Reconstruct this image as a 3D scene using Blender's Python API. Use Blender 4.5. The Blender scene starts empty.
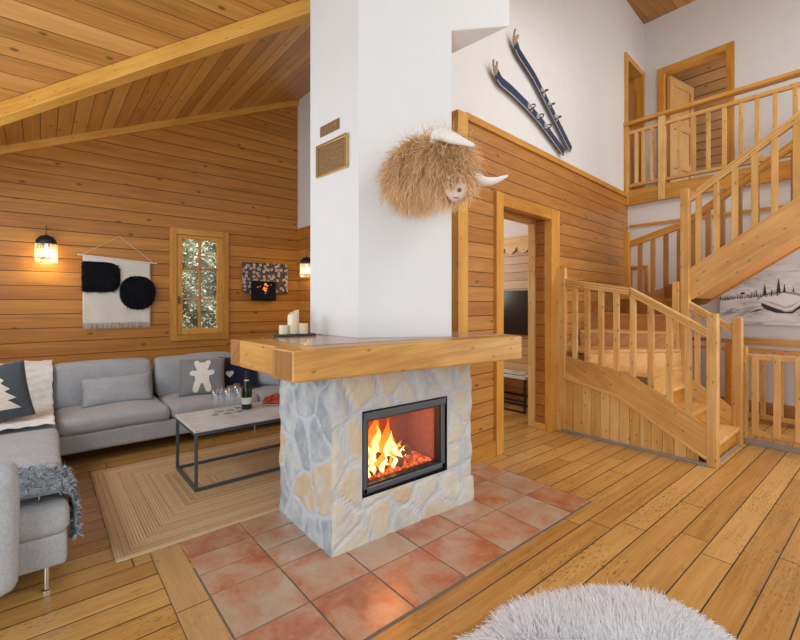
import bpy, bmesh, math, random
import numpy as np
from mathutils import Vector, Matrix

# ------------------------------------------------------------------ camera
SC = bpy.context.scene
COL = SC.collection
PI = math.pi
YAW = math.radians(50.1)                     # angle between the room's x axis and the view axis
cam_d = bpy.data.cameras.new('camera')
cam = bpy.data.objects.new('camera', cam_d)
COL.objects.link(cam)
cam.location = (0, 0, 1.35)
cam.rotation_euler = (PI / 2, 0, YAW - PI / 2)
cam_d.sensor_width = 36.0
cam_d.lens = 36.0 * 430.0 / 800.0
cam_d.shift_y = -(320 - 303) / 800.0
cam_d.clip_start = 0.05
SC.camera = cam

# ------------------------------------------------------------------ world, light, exposure
SC.view_settings.view_transform = 'Standard'
SC.view_settings.look = 'None'
SC.view_settings.exposure = 0.0
SC.view_settings.gamma = 1.0
SC.view_settings.use_curve_mapping = False
try:
    SC.cycles.use_denoising = True
    SC.cycles.max_bounces = 8
    SC.cycles.transparent_max_bounces = 16
    SC.cycles.sample_clamp_indirect = 6.0
except Exception:
    pass
wd = bpy.data.worlds.new('sky')
SC.world = wd
wd.use_nodes = True
bg = wd.node_tree.nodes['Background']
bg.inputs[0].default_value = (0.86, 0.93, 1.0, 1)
bg.inputs[1].default_value = 0.60


def area(name, loc, target, sx, sy, energy, color):
    l = bpy.data.lights.new(name, 'AREA')
    l.shape = 'RECTANGLE'
    l.size, l.size_y = sx, sy
    l.energy = energy
    l.color = color
    o = bpy.data.objects.new(name, l)
    COL.objects.link(o)
    o.location = loc
    d = Vector(target) - Vector(loc)
    o.rotation_euler = d.to_track_quat('-Z', 'Y').to_euler()
    return o


# daylight through assumed glazing on the left of and behind the photographer, plus added fill lamps here and in the rooms beyond
area('assumed_left_glazing', (-2.6, 0.2, 1.25), (2.0, 2.2, 1.9), 3.0, 2.4, 108, (0.90, 0.95, 1.0))  # unseen glazing, assumed from the bluish brightness of the chimney's left face
area('assumed_rear_glazing', (2.6, -3.2, 2.4), (3.4, 3.0, 1.2), 4.5, 2.6, 24, (1.0, 0.97, 0.93))  # lamp for unseen glazing, assumed to lie behind the camera
area('roof_fill', (3.9, -1.3, 5.0), (4.1, 0.9, 0.0), 3.2, 2.0, 112, (1.0, 0.97, 0.93))  # added lamp lighting floor and stairs from above; no known roof window
area('garden_fill', (1.5, 5.95, 4.6), (1.5, 7.7, 1.2), 4.0, 1.0, 380, (0.95, 0.97, 1.0))  # added lamp that brightens the hedge in place of the sky
area('stair_fill', (5.6, -2.4, 4.3), (6.4, 2.5, 2.8), 2.0, 1.6, 22, (1.0, 0.97, 0.94))  # added fill for the stairs and landing; no window known here
area('stairwell_fill', (5.9, -2.4, 1.5), (6.2, 1.2, 1.3), 1.6, 1.6, 58, (1.0, 0.98, 0.96))  # unseen lamp added to lift the stairwell wall and its picture
area('sofa_fill', (-0.96, 3.75, 1.75), (3.0, 3.9, 1.2), 1.5, 1.1, 42, (0.92, 0.96, 1.0))  # added fill for the sofa corner; assumed window, the log wall is solid
area('far_room_fill', (3.4, 5.2, 1.9), (4.8, 3.4, 1.3), 1.4, 1.2, 38, (1.0, 0.97, 0.93))  # added lamp brightening the room beyond the doorway; its source is unseen
area('upper_room_fill', (8.6, 0.2, 4.0), (8.6, 2.4, 3.8), 1.2, 1.0, 30, (1.0, 0.96, 0.9))  # added lamp lighting the attic room; any window there is only assumed


# ------------------------------------------------------------------ node helpers
class G:
    def __init__(s, name):
        s.m = bpy.data.materials.new(name)
        s.m.use_nodes = True
        s.t = s.m.node_tree
        s.t.nodes.clear()
        s.out = s.t.nodes.new('ShaderNodeOutputMaterial')

    def n(s, typ, ins=None, **kw):
        x = s.t.nodes.new(typ)
        for k, v in kw.items():
            setattr(x, k, v)
        for k, v in (ins or {}).items():
            s.put(x.inputs[k], v)
        return x

    def put(s, sock, v):
        if isinstance(v, bpy.types.NodeSocket):
            s.t.links.new(v, sock)
        else:
            if sock.type == 'RGBA' and len(v) == 3:
                v = (*v, 1)
            sock.default_value = v

    def math(s, op, a, b=0.0, c=0.0):
        x = s.n('ShaderNodeMath', operation=op)
        s.put(x.inputs[0], a)
        s.put(x.inputs[1], b)
        if op in ('MULTIPLY_ADD', 'SMOOTH_MIN', 'COMPARE'):
            s.put(x.inputs[2], c)
        return x.outputs[0]

    def vec(s, x, y, z=0.0):
        return s.n('ShaderNodeCombineXYZ', {0: x, 1: y, 2: z}).outputs[0]

    def mix(s, f, a, b, blend='MIX'):
        x = s.n('ShaderNodeMix', data_type='RGBA', blend_type=blend)
        s.put(x.inputs[0], f)
        s.put(x.inputs[6], a)
        s.put(x.inputs[7], b)
        return x.outputs[2]

    def ramp(s, f, stops, interp='LINEAR'):
        x = s.n('ShaderNodeValToRGB')
        x.color_ramp.interpolation = interp
        el = x.color_ramp.elements
        while len(el) < len(stops):
            el.new(0.5)
        for e, (p, c) in zip(el, stops):
            e.position = p
            e.color = (*c, 1) if len(c) == 3 else c
        s.put(x.inputs[0], f)
        return x.outputs[0]

    def noise(s, vec, scale, detail=3.0, rough=0.55, dist=0.0):
        x = s.n('ShaderNodeTexNoise', {'Vector': vec, 'Scale': scale, 'Detail': detail, 'Roughness': rough, 'Distortion': dist})
        return x.outputs[0]

    def smooth(s, v, lo, hi):
        x = s.n('ShaderNodeMapRange', {0: v, 1: lo, 2: hi, 3: 0.0, 4: 1.0}, interpolation_type='SMOOTHSTEP')
        return x.outputs[0]

    def white(s, vec):
        return s.n('ShaderNodeTexWhiteNoise', {'Vector': vec}, noise_dimensions='3D').outputs[0]

    def bump(s, h, strength=0.3, dist=0.01):
        return s.n('ShaderNodeBump', {'Height': h, 'Strength': strength, 'Distance': dist}).outputs[0]

    def sepc(s):
        tc = s.n('ShaderNodeTexCoord')
        sp = s.n('ShaderNodeSeparateXYZ', {0: tc.outputs['Object']})
        return tc, sp.outputs

    def bsdf(s, color, rough=0.5, normal=None, **kw):
        b = s.n('ShaderNodeBsdfPrincipled')
        s.put(b.inputs['Base Color'], color)
        s.put(b.inputs['Roughness'], rough)
        if normal is not None:
            s.put(b.inputs['Normal'], normal)
        for k, v in kw.items():
            s.put(b.inputs[k], v)
        s.t.links.new(b.outputs[0], s.out.inputs[0])
        return b


def plain(name, col, rough=0.5, metal=0.0, nscale=40, namt=0.08, bump=0.05, **kw):
    g = G(name)
    tc = g.n('ShaderNodeTexCoord')
    nz = g.noise(tc.outputs['Object'], nscale, 3)
    c = g.mix(nz, tuple(x * (1 - namt) for x in col), tuple(min(1, x * (1 + namt)) for x in col))
    g.bsdf(c, rough, g.bump(nz, bump, 0.002), Metallic=metal, **kw)
    return g.m


def planks(name, along, across, width, dark, mid, light, rough=0.42, board=0.0, groove=0.004, knots=1.0,
           gdark=0.3, off=0.0, log=0.0, coat=0.15, grain=1.0, vary=0.5, wear=0.0):
    """boards running along one object axis and stacked across another"""
    g = G(name)
    tc, sp = g.sepc()
    ax = {'x': 0, 'y': 1, 'z': 2}
    third = [a for a in 'xyz' if a not in (along, across)][0]
    u, v, w = sp[ax[along]], sp[ax[across]], sp[ax[third]]
    q = g.math('DIVIDE', g.math('ADD', v, off), width)
    idx = g.math('FLOOR', q)
    fr = g.math('FRACT', q)
    r1 = g.white(g.vec(idx, 3.7, 1.1))
    edge = g.math('MULTIPLY', g.math('MINIMUM', fr, g.math('SUBTRACT', 1.0, fr)), width)
    if board > 0:
        q2 = g.math('DIVIDE', g.math('ADD', u, g.math('MULTIPLY', r1, 9.0)), board)
        idx2 = g.math('FLOOR', q2)
        fr2 = g.math('FRACT', q2)
        r1 = g.white(g.vec(idx, idx2, 2.3))
        e2 = g.math('MULTIPLY', g.math('MINIMUM', fr2, g.math('SUBTRACT', 1.0, fr2)), board)
        edge = g.math('MINIMUM', edge, e2)
    sh = g.math('MULTIPLY', r1, 37.0)
    gv = g.vec(g.math('ADD', g.math('MULTIPLY', u, 1.3), sh), g.math('MULTIPLY', v, 26.0), g.math('MULTIPLY', w, 26.0))
    gr = g.noise(gv, 1.0, 4, 0.6, 0.6)
    gv2 = g.vec(g.math('ADD', g.math('MULTIPLY', u, 3.0), sh), g.math('MULTIPLY', v, 110.0), g.math('MULTIPLY', w, 110.0))
    gr2 = g.noise(gv2, 1.0, 2, 0.5, 0.2)
    f = g.math('ADD', g.math('MULTIPLY', gr, 0.62 * grain), g.math('MULTIPLY', gr2, 0.26 * grain))
    f = g.math('ADD', f, g.math('MULTIPLY', g.math('SUBTRACT', r1, 0.5), vary))
    f = g.math('ADD', f, 0.06 + 0.44 * (1 - grain))
    col = g.ramp(f, [(0.18, dark), (0.5, mid), (0.82, light)])
    if knots > 0:
        vo = g.n('ShaderNodeTexVoronoi', {'Vector': g.vec(g.math('ADD', g.math('MULTIPLY', u, 2.3), sh), g.math('MULTIPLY', v, 5.0), 0.0),
                                          'Scale': 1.0}, voronoi_dimensions='2D')
        pick = g.math('GREATER_THAN', g.n('ShaderNodeSeparateColor', {0: vo.outputs['Color']}).outputs[0], 0.45)
        kn = g.math('SUBTRACT', 1.0, g.smooth(vo.outputs['Distance'], 0.025, 0.085))
        kn = g.math('MULTIPLY', g.math('MULTIPLY', kn, pick), 0.75 * knots)
        col = g.mix(kn, col, tuple(x * 0.28 for x in dark))
    if wear > 0:
        wn = g.noise(g.vec(g.math('MULTIPLY', u, 1.4), g.math('MULTIPLY', v, 2.2), 4.0), 1.6, 3)
        fl = g.noise(g.vec(g.math('MULTIPLY', u, 22.0), g.math('MULTIPLY', v, 95.0), 1.0), 1.0, 3, 0.7)
        wf = g.math('MULTIPLY', g.smooth(wn, 0.44, 0.62), g.smooth(fl, 0.54, 0.63))
        col = g.mix(g.math('MULTIPLY', wf, wear), col, tuple(x * 0.42 for x in dark))
    gm = g.smooth(edge, groove * 0.3, groove)
    col = g.mix(gm, tuple(x * gdark for x in dark), col)
    hgt = g.math('ADD', g.math('MULTIPLY', gm, 1.0), g.math('MULTIPLY', gr2, 0.08))
    if log > 0:
        rnd = g.math('SUBTRACT', fr, 0.5)
        hgt = g.math('SUBTRACT', hgt, g.math('MULTIPLY', g.math('MULTIPLY', rnd, rnd), log))
    rg = g.math('ADD', rough, g.math('MULTIPLY', g.math('SUBTRACT', gr, 0.5), 0.18))
    b = g.bsdf(col, rg, g.bump(hgt, 0.5, 0.006))
    b.inputs['Coat Weight'].default_value = coat
    b.inputs['Coat Roughness'].default_value = 0.25
    return g.m


def timber(name, dark, mid, light, rough=0.42, knots=1.0, coat=0.15):
    """sawn wood whose grain follows each piece's own length (u in the UV map)"""
    g = G(name)
    uv = g.n('ShaderNodeUVMap')
    sp = g.n('ShaderNodeSeparateXYZ', {0: uv.outputs[0]}).outputs
    oi = g.n('ShaderNodeObjectInfo').outputs['Random']
    sh = g.math('MULTIPLY', oi, 23.0)
    u = g.math('ADD', sp[0], sh)
    v = sp[1]
    gr = g.noise(g.vec(g.math('MULTIPLY', u, 1.6), g.math('MULTIPLY', v, 24.0), sh), 1.0, 4, 0.6, 0.7)
    gr2 = g.noise(g.vec(g.math('MULTIPLY', u, 4.0), g.math('MULTIPLY', v, 120.0), sh), 1.0, 2, 0.5, 0.2)
    pv = g.white(g.vec(g.math('FLOOR', g.math('MULTIPLY', v, 0.2)), sh, 0.0))
    f = g.math('ADD', g.math('MULTIPLY', gr, 0.6), g.math('MULTIPLY', gr2, 0.28))
    f = g.math('ADD', f, g.math('MULTIPLY', g.math('SUBTRACT', pv, 0.5), 0.28))
    blot = g.noise(g.vec(g.math('MULTIPLY', u, 2.2), g.math('MULTIPLY', v, 5.0), sh), 1.0, 3)
    f = g.math('ADD', f, g.math('MULTIPLY', g.math('SUBTRACT', blot, 0.5), 0.5))
    f = g.math('ADD', f, 0.06)
    col = g.ramp(f, [(0.2, dark), (0.5, mid), (0.8, light)])
    if knots > 0:
        vo = g.n('ShaderNodeTexVoronoi', {'Vector': g.vec(g.math('MULTIPLY', u, 6.0), g.math('MULTIPLY', v, 13.0), 0.0), 'Scale': 1.0},
                 voronoi_dimensions='2D')
        pick = g.math('GREATER_THAN', g.n('ShaderNodeSeparateColor', {0: vo.outputs['Color']}).outputs[0], 0.5)
        kn = g.math('SUBTRACT', 1.0, g.smooth(vo.outputs['Distance'], 0.03, 0.12))
        kn = g.math('MULTIPLY', g.math('MULTIPLY', kn, pick), 0.7 * knots)
        col = g.mix(kn, col, tuple(x * 0.35 for x in dark))
    b = g.bsdf(col, rough, g.bump(g.math('ADD', gr2, gr), 0.12, 0.003))
    b.inputs['Coat Weight'].default_value = coat
    b.inputs['Coat Roughness'].default_value = 0.25
    return g.m


def fabric(name, a, b_, scale=260, rough=0.9, bump=0.25, slub=1.0, sheen=0.2):
    g = G(name)
    tc, sp = g.sepc()
    n1 = g.noise(g.vec(g.math('MULTIPLY', sp[0], 1.0), g.math('MULTIPLY', sp[1], 1.0), g.math('MULTIPLY', sp[2], 0.22)), scale, 2, 0.6)
    n2 = g.noise(g.vec(g.math('MULTIPLY', sp[0], 0.22), g.math('MULTIPLY', sp[1], 0.22), sp[2]), scale, 2, 0.6)
    n3 = g.noise(tc.outputs['Object'], 7.0, 3)
    f = g.math('ADD', g.math('MULTIPLY', n1, 0.5 * slub), g.math('MULTIPLY', n2, 0.5 * slub))
    f = g.math('ADD', f, g.math('MULTIPLY', g.math('SUBTRACT', n3, 0.5), 0.25))
    f = g.math('ADD', f, 0.5 * (1 - slub))
    col = g.ramp(f, [(0.3, a), (0.7, b_)])
    b = g.bsdf(col, rough, g.bump(f, bump, 0.004))
    b.inputs['Sheen Weight'].default_value = sheen
    b.inputs['Specular IOR Level'].default_value = 0.25
    return g.m


def strandmat(name, root, tip, rough=0.7, var=0.35, trans=0.0):
    g = G(name)
    uv = g.n('ShaderNodeUVMap')
    sp = g.n('ShaderNodeSeparateXYZ', {0: uv.outputs[0]}).outputs
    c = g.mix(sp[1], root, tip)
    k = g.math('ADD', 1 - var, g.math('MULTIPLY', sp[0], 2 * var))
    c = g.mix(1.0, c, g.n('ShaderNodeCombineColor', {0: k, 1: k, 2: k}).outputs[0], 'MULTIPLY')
    b = g.bsdf(c, rough)
    b.inputs['Specular IOR Level'].default_value = 0.25
    if trans:
        tl = g.n('ShaderNodeBsdfTranslucent', {'Color': c})
        mx = g.n('ShaderNodeMixShader', {0: trans})
        g.t.links.new(b.outputs[0], mx.inputs[1])
        g.t.links.new(tl.outputs[0], mx.inputs[2])
        g.t.links.new(mx.outputs[0], g.out.inputs[0])
    return g.m


def glassmat(name, tint=(1, 1, 1), ior=1.45, base=0.03):
    g = G(name)
    fr = g.math('MULTIPLY', g.math('POWER', g.n('ShaderNodeLayerWeight', {'Blend': 0.5}).outputs['Facing'], 2.2), ior - 1.0)
    fr = g.math('ADD', fr, base)
    tr = g.n('ShaderNodeBsdfTransparent', {'Color': tint})
    gl = g.n('ShaderNodeBsdfGlossy', {'Color': (1, 1, 1, 1), 'Roughness': 0.03})
    mx = g.n('ShaderNodeMixShader', {0: fr})
    g.t.links.new(tr.outputs[0], mx.inputs[1])
    g.t.links.new(gl.outputs[0], mx.inputs[2])
    g.t.links.new(mx.outputs[0], g.out.inputs[0])
    return g.m


def emit(name, stops, axis='z', lo=0.0, hi=1.0, strength=5.0, nz=0.0, soft=0.0):
    g = G(name)
    tc, sp = g.sepc()
    v = g.smooth(sp['xyz'.index(axis)], lo, hi)
    if nz:
        v = g.math('ADD', v, g.math('MULTIPLY', g.math('SUBTRACT', g.noise(tc.outputs['Object'], 18.0, 3), 0.5), nz))
    e = g.n('ShaderNodeEmission', {'Color': g.ramp(v, stops), 'Strength': strength})
    if soft:
        fc = g.math('POWER', g.math('SUBTRACT', 1.0, g.n('ShaderNodeLayerWeight', {'Blend': 0.5}).outputs['Facing']), soft)
        mx = g.n('ShaderNodeMixShader', {0: fc})
        tr = g.n('ShaderNodeBsdfTransparent')
        g.t.links.new(tr.outputs[0], mx.inputs[1])
        g.t.links.new(e.outputs[0], mx.inputs[2])
        g.t.links.new(mx.outputs[0], g.out.inputs[0])
    else:
        g.t.links.new(e.outputs[0], g.out.inputs[0])
    return g.m


# ------------------------------------------------------------------ materials
M = {}
OR_D, OR_M, OR_L = (0.25, 0.085, 0.010), (0.47, 0.19, 0.026), (0.64, 0.31, 0.06)
M['wall_x'] = planks('log_wall', 'x', 'z', 0.138, OR_D, OR_M, OR_L, log=2.4, vary=0.2, groove=0.005)
M['wall_y'] = planks('log_wall_side', 'y', 'z', 0.138, OR_D, OR_M, OR_L, log=2.4, vary=0.2, groove=0.005)
M['panel'] = planks('wall_panelling', 'x', 'z', 0.124, (0.24, 0.085, 0.013), (0.45, 0.185, 0.035), (0.60, 0.30, 0.075), log=1.5, vary=0.2, groove=0.005)
M['ceil_y'] = planks('ceiling_boards_west', 'y', 'x', 0.118, (0.34, 0.14, 0.022), (0.58, 0.28, 0.055), (0.74, 0.43, 0.12), vary=0.40, groove=0.005, gdark=.42)
M['ceil_x'] = planks('ceiling_boards_south', 'x', 'y', 0.125, (0.30, 0.12, 0.02), (0.53, 0.25, 0.055), (0.70, 0.40, 0.12), vary=0.42, groove=0.004, gdark=.5)
M['floor'] = planks('floor_boards', 'x', 'y', 0.14, (0.28, 0.12, 0.024), (0.50, 0.265, 0.072), (0.66, 0.40, 0.14), rough=0.33, board=2.3, groove=0.0048,
                    knots=0.4, off=-0.04, coat=0.35, vary=0.3, wear=0.85, gdark=0.08)
M['floor_y'] = planks('floor_border_board', 'y', 'x', 0.15, (0.24, 0.11, 0.03), (0.43, 0.235, 0.085), (0.56, 0.35, 0.155), rough=0.36, board=0.62, groove=0.0035,
                      knots=0.4, off=0.0, coat=0.3, vary=0.3, wear=0.8, gdark=0.12)
M['bedroom_x'] = planks('far_room_boards', 'y', 'z', 0.11, (0.30, 0.15, 0.05), (0.48, 0.27, 0.11), (0.6, 0.38, 0.18), vary=0.35, groove=0.005)
M['slope'] = planks('upper_room_boards', 'y', 'x', 0.16, (0.36, 0.18, 0.07), (0.56, 0.32, 0.14), (0.7, 0.46, 0.24), vary=0.35, groove=0.012)
M['orange'] = timber('varnished_trim', (0.36, 0.14, 0.015), (0.60, 0.275, 0.038), (0.74, 0.41, 0.085), knots=0.5)
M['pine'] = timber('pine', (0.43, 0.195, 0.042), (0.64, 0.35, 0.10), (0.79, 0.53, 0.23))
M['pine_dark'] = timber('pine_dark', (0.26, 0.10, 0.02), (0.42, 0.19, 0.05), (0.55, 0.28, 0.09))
M['pine_warm_shade'] = timber('pine_warm_shade', (0.50, 0.16, 0.015), (0.68, 0.27, 0.03), (0.80, 0.37, 0.06))  # pine with warm light and shade put into its colour
M['door'] = timber('door_pine', (0.36, 0.18, 0.05), (0.52, 0.28, 0.09), (0.62, 0.38, 0.15))
M['brown_door'] = timber('brown_door', (0.17, 0.06, 0.012), (0.29, 0.115, 0.024), (0.38, 0.17, 0.045))
M['mantel'] = timber('mantel_oak', (0.32, 0.135, 0.024), (0.58, 0.295, 0.066), (0.76, 0.45, 0.135), knots=0.9, rough=0.38)
M['endgrain'] = timber('mantel_endgrain', (0.20, 0.08, 0.018), (0.38, 0.17, 0.042), (0.50, 0.26, 0.085), knots=0.2)
M['plaster'] = plain('white_plaster', (0.735, 0.735, 0.73), 0.75, nscale=9, namt=0.04, bump=0.25)
M['plaster_rough'] = plain('trowelled_plaster', (0.73, 0.73, 0.725), 0.7, nscale=7, namt=0.03, bump=0.6)
M['skirting_grey'] = plain('grey_floor_trim', (0.27, 0.22, 0.18), 0.5)
M['steel'] = plain('dark_steel', (0.10, 0.115, 0.135), 0.42, 0.5)
M['black_steel'] = plain('black_steel', (0.025, 0.03, 0.035), 0.42, 0.5)
M['chrome'] = plain('chrome', (0.75, 0.76, 0.78), 0.12, 1.0)
M['brass'] = plain('brass', (0.60, 0.43, 0.18), 0.3, 0.9)
M['bronze'] = plain('engraved_bronze', (0.26, 0.18, 0.10), 0.5, 0.5, nscale=60, namt=0.35, bump=0.6)
M['sofa'] = fabric('light_grey_weave', (0.29, 0.305, 0.33), (0.49, 0.505, 0.53))
M['sofa_dark'] = fabric('grey_weave', (0.28, 0.29, 0.30), (0.46, 0.465, 0.47))
M['bear_grey'] = fabric('grey_felt', (0.17, 0.18, 0.185), (0.28, 0.29, 0.29), slub=0.6)
M['charcoal'] = fabric('charcoal_felt', (0.045, 0.055, 0.065), (0.085, 0.10, 0.115), slub=0.5)
M['navy'] = fabric('navy_felt', (0.006, 0.009, 0.025), (0.018, 0.024, 0.055), slub=0.5)
M['cream'] = fabric('cream_pile', (0.60, 0.54, 0.46), (0.80, 0.74, 0.66), scale=160, bump=0.6)
M['white_throw'] = fabric('white_crinkle', (0.70, 0.69, 0.68), (0.89, 0.88, 0.87), scale=90, bump=0.5)
M['white_felt'] = fabric('white_felt', (0.72, 0.66, 0.60), (0.88, 0.82, 0.76), scale=120)
M['canvas'] = fabric('off_white_weave', (0.62, 0.59, 0.53), (0.76, 0.73, 0.67), scale=200)
M['black_pile'] = fabric('black_pile', (0.004, 0.005, 0.008), (0.012, 0.014, 0.02), sheen=0.0)
M['throw_grey'] = fabric('grey_throw', (0.10, 0.13, 0.16), (0.30, 0.35, 0.40), scale=110, bump=0.6)
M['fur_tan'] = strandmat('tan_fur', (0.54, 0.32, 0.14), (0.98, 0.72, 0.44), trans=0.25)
M['fur_skin'] = plain('tan_plush', (0.48, 0.30, 0.14), 0.9)
M['fur_white'] = strandmat('white_sheepskin', (0.86, 0.88, 0.92), (0.96, 0.97, 0.99), var=0.03, trans=0.45)
M['pelt'] = plain('sheepskin_pelt', (0.88, 0.89, 0.92), 0.9)
M['fur_black'] = strandmat('black_shag', (0.004, 0.005, 0.007), (0.016, 0.018, 0.024))
M['fringe_white'] = strandmat('white_fringe', (0.62, 0.58, 0.52), (0.74, 0.70, 0.64), var=0.12)
M['yarn_light'] = strandmat('light_yarn', (0.40, 0.45, 0.50), (0.66, 0.70, 0.74), var=0.25)
M['yarn_dark'] = strandmat('dark_yarn', (0.05, 0.07, 0.09), (0.16, 0.20, 0.25), var=0.3)
M['wax'] = plain('cream_wax', (0.80, 0.68, 0.48), 0.5, nscale=12, namt=0.06)
M['tray'] = plain('slate_tray', (0.05, 0.05, 0.05), 0.5)
M['screen'] = plain('tv_screen', (0.008, 0.009, 0.010), 0.18, nscale=5)
M['glass'] = glassmat('clear_glass')
M['fireglass'] = glassmat('fire_glass', (1.0, 0.93, 0.88), 1.15, .01)
M['bottle'] = plain('dark_green_glass', (0.012, 0.02, 0.012), 0.12)
M['foil'] = plain('black_foil', (0.012, 0.014, 0.03), 0.35)
M['label'] = plain('cream_label', (0.66, 0.64, 0.56), 0.6)
M['red_food'] = plain('cured_meat', (0.55, 0.09, 0.05), 0.45, nscale=60, namt=0.5)
M['plate'] = plain('wooden_plate', (0.62, 0.46, 0.30), 0.5)
M['ski_blue'] = plain('blue_ski', (0.010, 0.028, 0.085), 0.35, nscale=20, namt=0.3)
M['ski_wood'] = plain('worn_ski_tip', (0.36, 0.24, 0.14), 0.5)
M['ski_edge'] = plain('ski_edge_metal', (0.55, 0.55, 0.55), 0.35, 0.6)
M['leather'] = plain('dark_leather', (0.03, 0.025, 0.02), 0.5)
M['horn'] = plain('white_felt_horn', (0.82, 0.79, 0.74), 0.85, nscale=60)
M['muzzle'] = plain('pale_pink_felt', (0.78, 0.64, 0.56), 0.9, nscale=60)
M['nostril'] = plain('brown_felt', (0.22, 0.10, 0.05), 0.9)
M['firebrick'] = plain('firebrick', (0.22, 0.07, 0.035), 0.9, nscale=25, namt=0.3)
M['bark'] = plain('charred_log', (0.10, 0.045, 0.02), 0.9, nscale=40, namt=0.5, bump=0.6)
M['logend'] = plain('log_end', (0.40, 0.22, 0.10), 0.9, nscale=30, namt=0.3)
M['hedge'] = plain('hedge_leaf', (0.14, 0.15, 0.07), 0.8, nscale=30, namt=0.8)
M['snow'] = plain('snow', (0.85, 0.88, 0.92), 0.8, nscale=4)
M['curtain_white'] = plain('white_ceiling_paint', (0.80, 0.78, 0.76), 0.8)
M['flame_outer'] = emit('flame_outer', [(0.0, (1.0, 0.30, 0.03)), (0.5, (1.0, 0.22, 0.02)), (1.0, (0.8, 0.08, 0.005))], 'z', 0.36, 0.66, 2.2, 0.5, 1.3)
M['flame_inner'] = emit('flame_inner', [(0.0, (1.0, 0.72, 0.28)), (0.6, (1.0, 0.60, 0.16)), (1.0, (1.0, 0.35, 0.05))], 'z', 0.36, 0.62, 3.6, 0.4, 0.9)
M['bulb'] = emit('lamp_glow', [(0.0, (1.0, 0.80, 0.50)), (1.0, (1.0, 0.85, 0.60))], 'z', 0, 3, 10)
M['tiny_fire'] = emit('tiny_fire', [(0.0, (1.0, 0.20, 0.03)), (1.0, (1.0, 0.45, 0.15))], 'z', 1.4, 1.7, 1.6, 1.0)


def ember_mat():
    g = G('embers')
    tc = g.n('ShaderNodeTexCoord')
    n = g.noise(tc.outputs['Object'], 34.0, 4, 0.7)
    c = g.ramp(n, [(0.42, (0.015, 0.004, 0.001)), (0.56, (0.75, 0.07, 0.01)), (0.72, (1.0, 0.40, 0.10))])
    b = g.bsdf((0.05, 0.03, 0.02), 0.9)
    g.put(b.inputs['Emission Color'], c)
    b.inputs['Emission Strength'].default_value = 1.6
    return g.m


def terracotta():
    g = G('terracotta_tiles')
    uv = g.n('ShaderNodeUVMap')
    sp = g.n('ShaderNodeSeparateXYZ', {0: uv.outputs[0]}).outputs
    tc = g.n('ShaderNodeTexCoord')
    o = g.n('ShaderNodeVectorMath', {0: tc.outputs['Object'], 1: g.vec(g.math('MULTIPLY', sp[0], 40.0), g.math('MULTIPLY', sp[0], 17.0), 0.0)}, operation='ADD').outputs[0]
    n = g.noise(o, 4.2, 5, 0.6, 0.4)
    n2 = g.noise(o, 45.0, 3)
    f = g.math('ADD', g.math('MULTIPLY', n, 1.1), g.math('MULTIPLY', n2, 0.16))
    f = g.math('ADD', f, g.math('MULTIPLY', g.math('SUBTRACT', sp[0], 0.5), 0.22))
    c = g.ramp(f, [(0.34, (0.29, 0.095, 0.045)), (0.50, (0.42, 0.160, 0.080)), (0.62, (0.45, 0.24, 0.145)), (0.80, (0.46, 0.34, 0.245))])
    b = g.bsdf(c, 0.27, g.bump(n, 0.15, 0.01))
    b.inputs['Coat Weight'].default_value = 0.4
    b.inputs['Coat Roughness'].default_value = 0.2
    return g.m


def stone_mat():
    g = G('rubble_stone')
    a1 = g.n('ShaderNodeUVMap')
    sp = g.n('ShaderNodeSeparateXYZ', {0: a1.outputs[0]}).outputs      # x: random per stone, y: distance to the joint
    tc = g.n('ShaderNodeTexCoord')
    n = g.noise(tc.outputs['Object'], 9.0, 5, 0.65)
    n2 = g.noise(tc.outputs['Object'], 60.0, 3, 0.6)
    r = g.math('ADD', sp[0], g.math('MULTIPLY', g.math('SUBTRACT', n, 0.5), 0.7))
    st = g.ramp(r, [(0.0, (0.24, 0.28, 0.32)), (0.16, (0.33, 0.37, 0.41)), (0.32, (0.46, 0.48, 0.48)), (0.5, (0.60, 0.55, 0.44)), (0.66, (0.64, 0.56, 0.41)),
                    (0.82, (0.56, 0.38, 0.18)), (0.92, (0.50, 0.40, 0.26)), (1.0, (0.42, 0.39, 0.33))])
    n3 = g.noise(tc.outputs['Object'], 22.0, 5, 0.7)
    st = g.mix(g.math('MULTIPLY', n3, 0.45), st, g.ramp(n, [(0.35, (0.36, 0.38, 0.39)), (0.65, (0.70, 0.69, 0.64))]))
    wash = g.smooth(g.noise(tc.outputs['Object'], 5.5, 4, 0.65), 0.46, 0.66)
    st = g.mix(g.math('MULTIPLY', wash, 0.55), st, (0.58, 0.61, 0.62))
    jt = g.mix(n2, (0.40, 0.45, 0.49), (0.58, 0.61, 0.63))
    e = g.math('ADD', sp[1], g.math('MULTIPLY', g.math('SUBTRACT', n3, 0.5), 0.05))
    m = g.smooth(e, 0.0, 0.024)
    c = g.mix(m, jt, st)
    g.bsdf(c, 0.85, g.bump(g.math('ADD', g.math('MULTIPLY', n2, 0.5), n), 0.5, 0.012))
    return g.m


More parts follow.
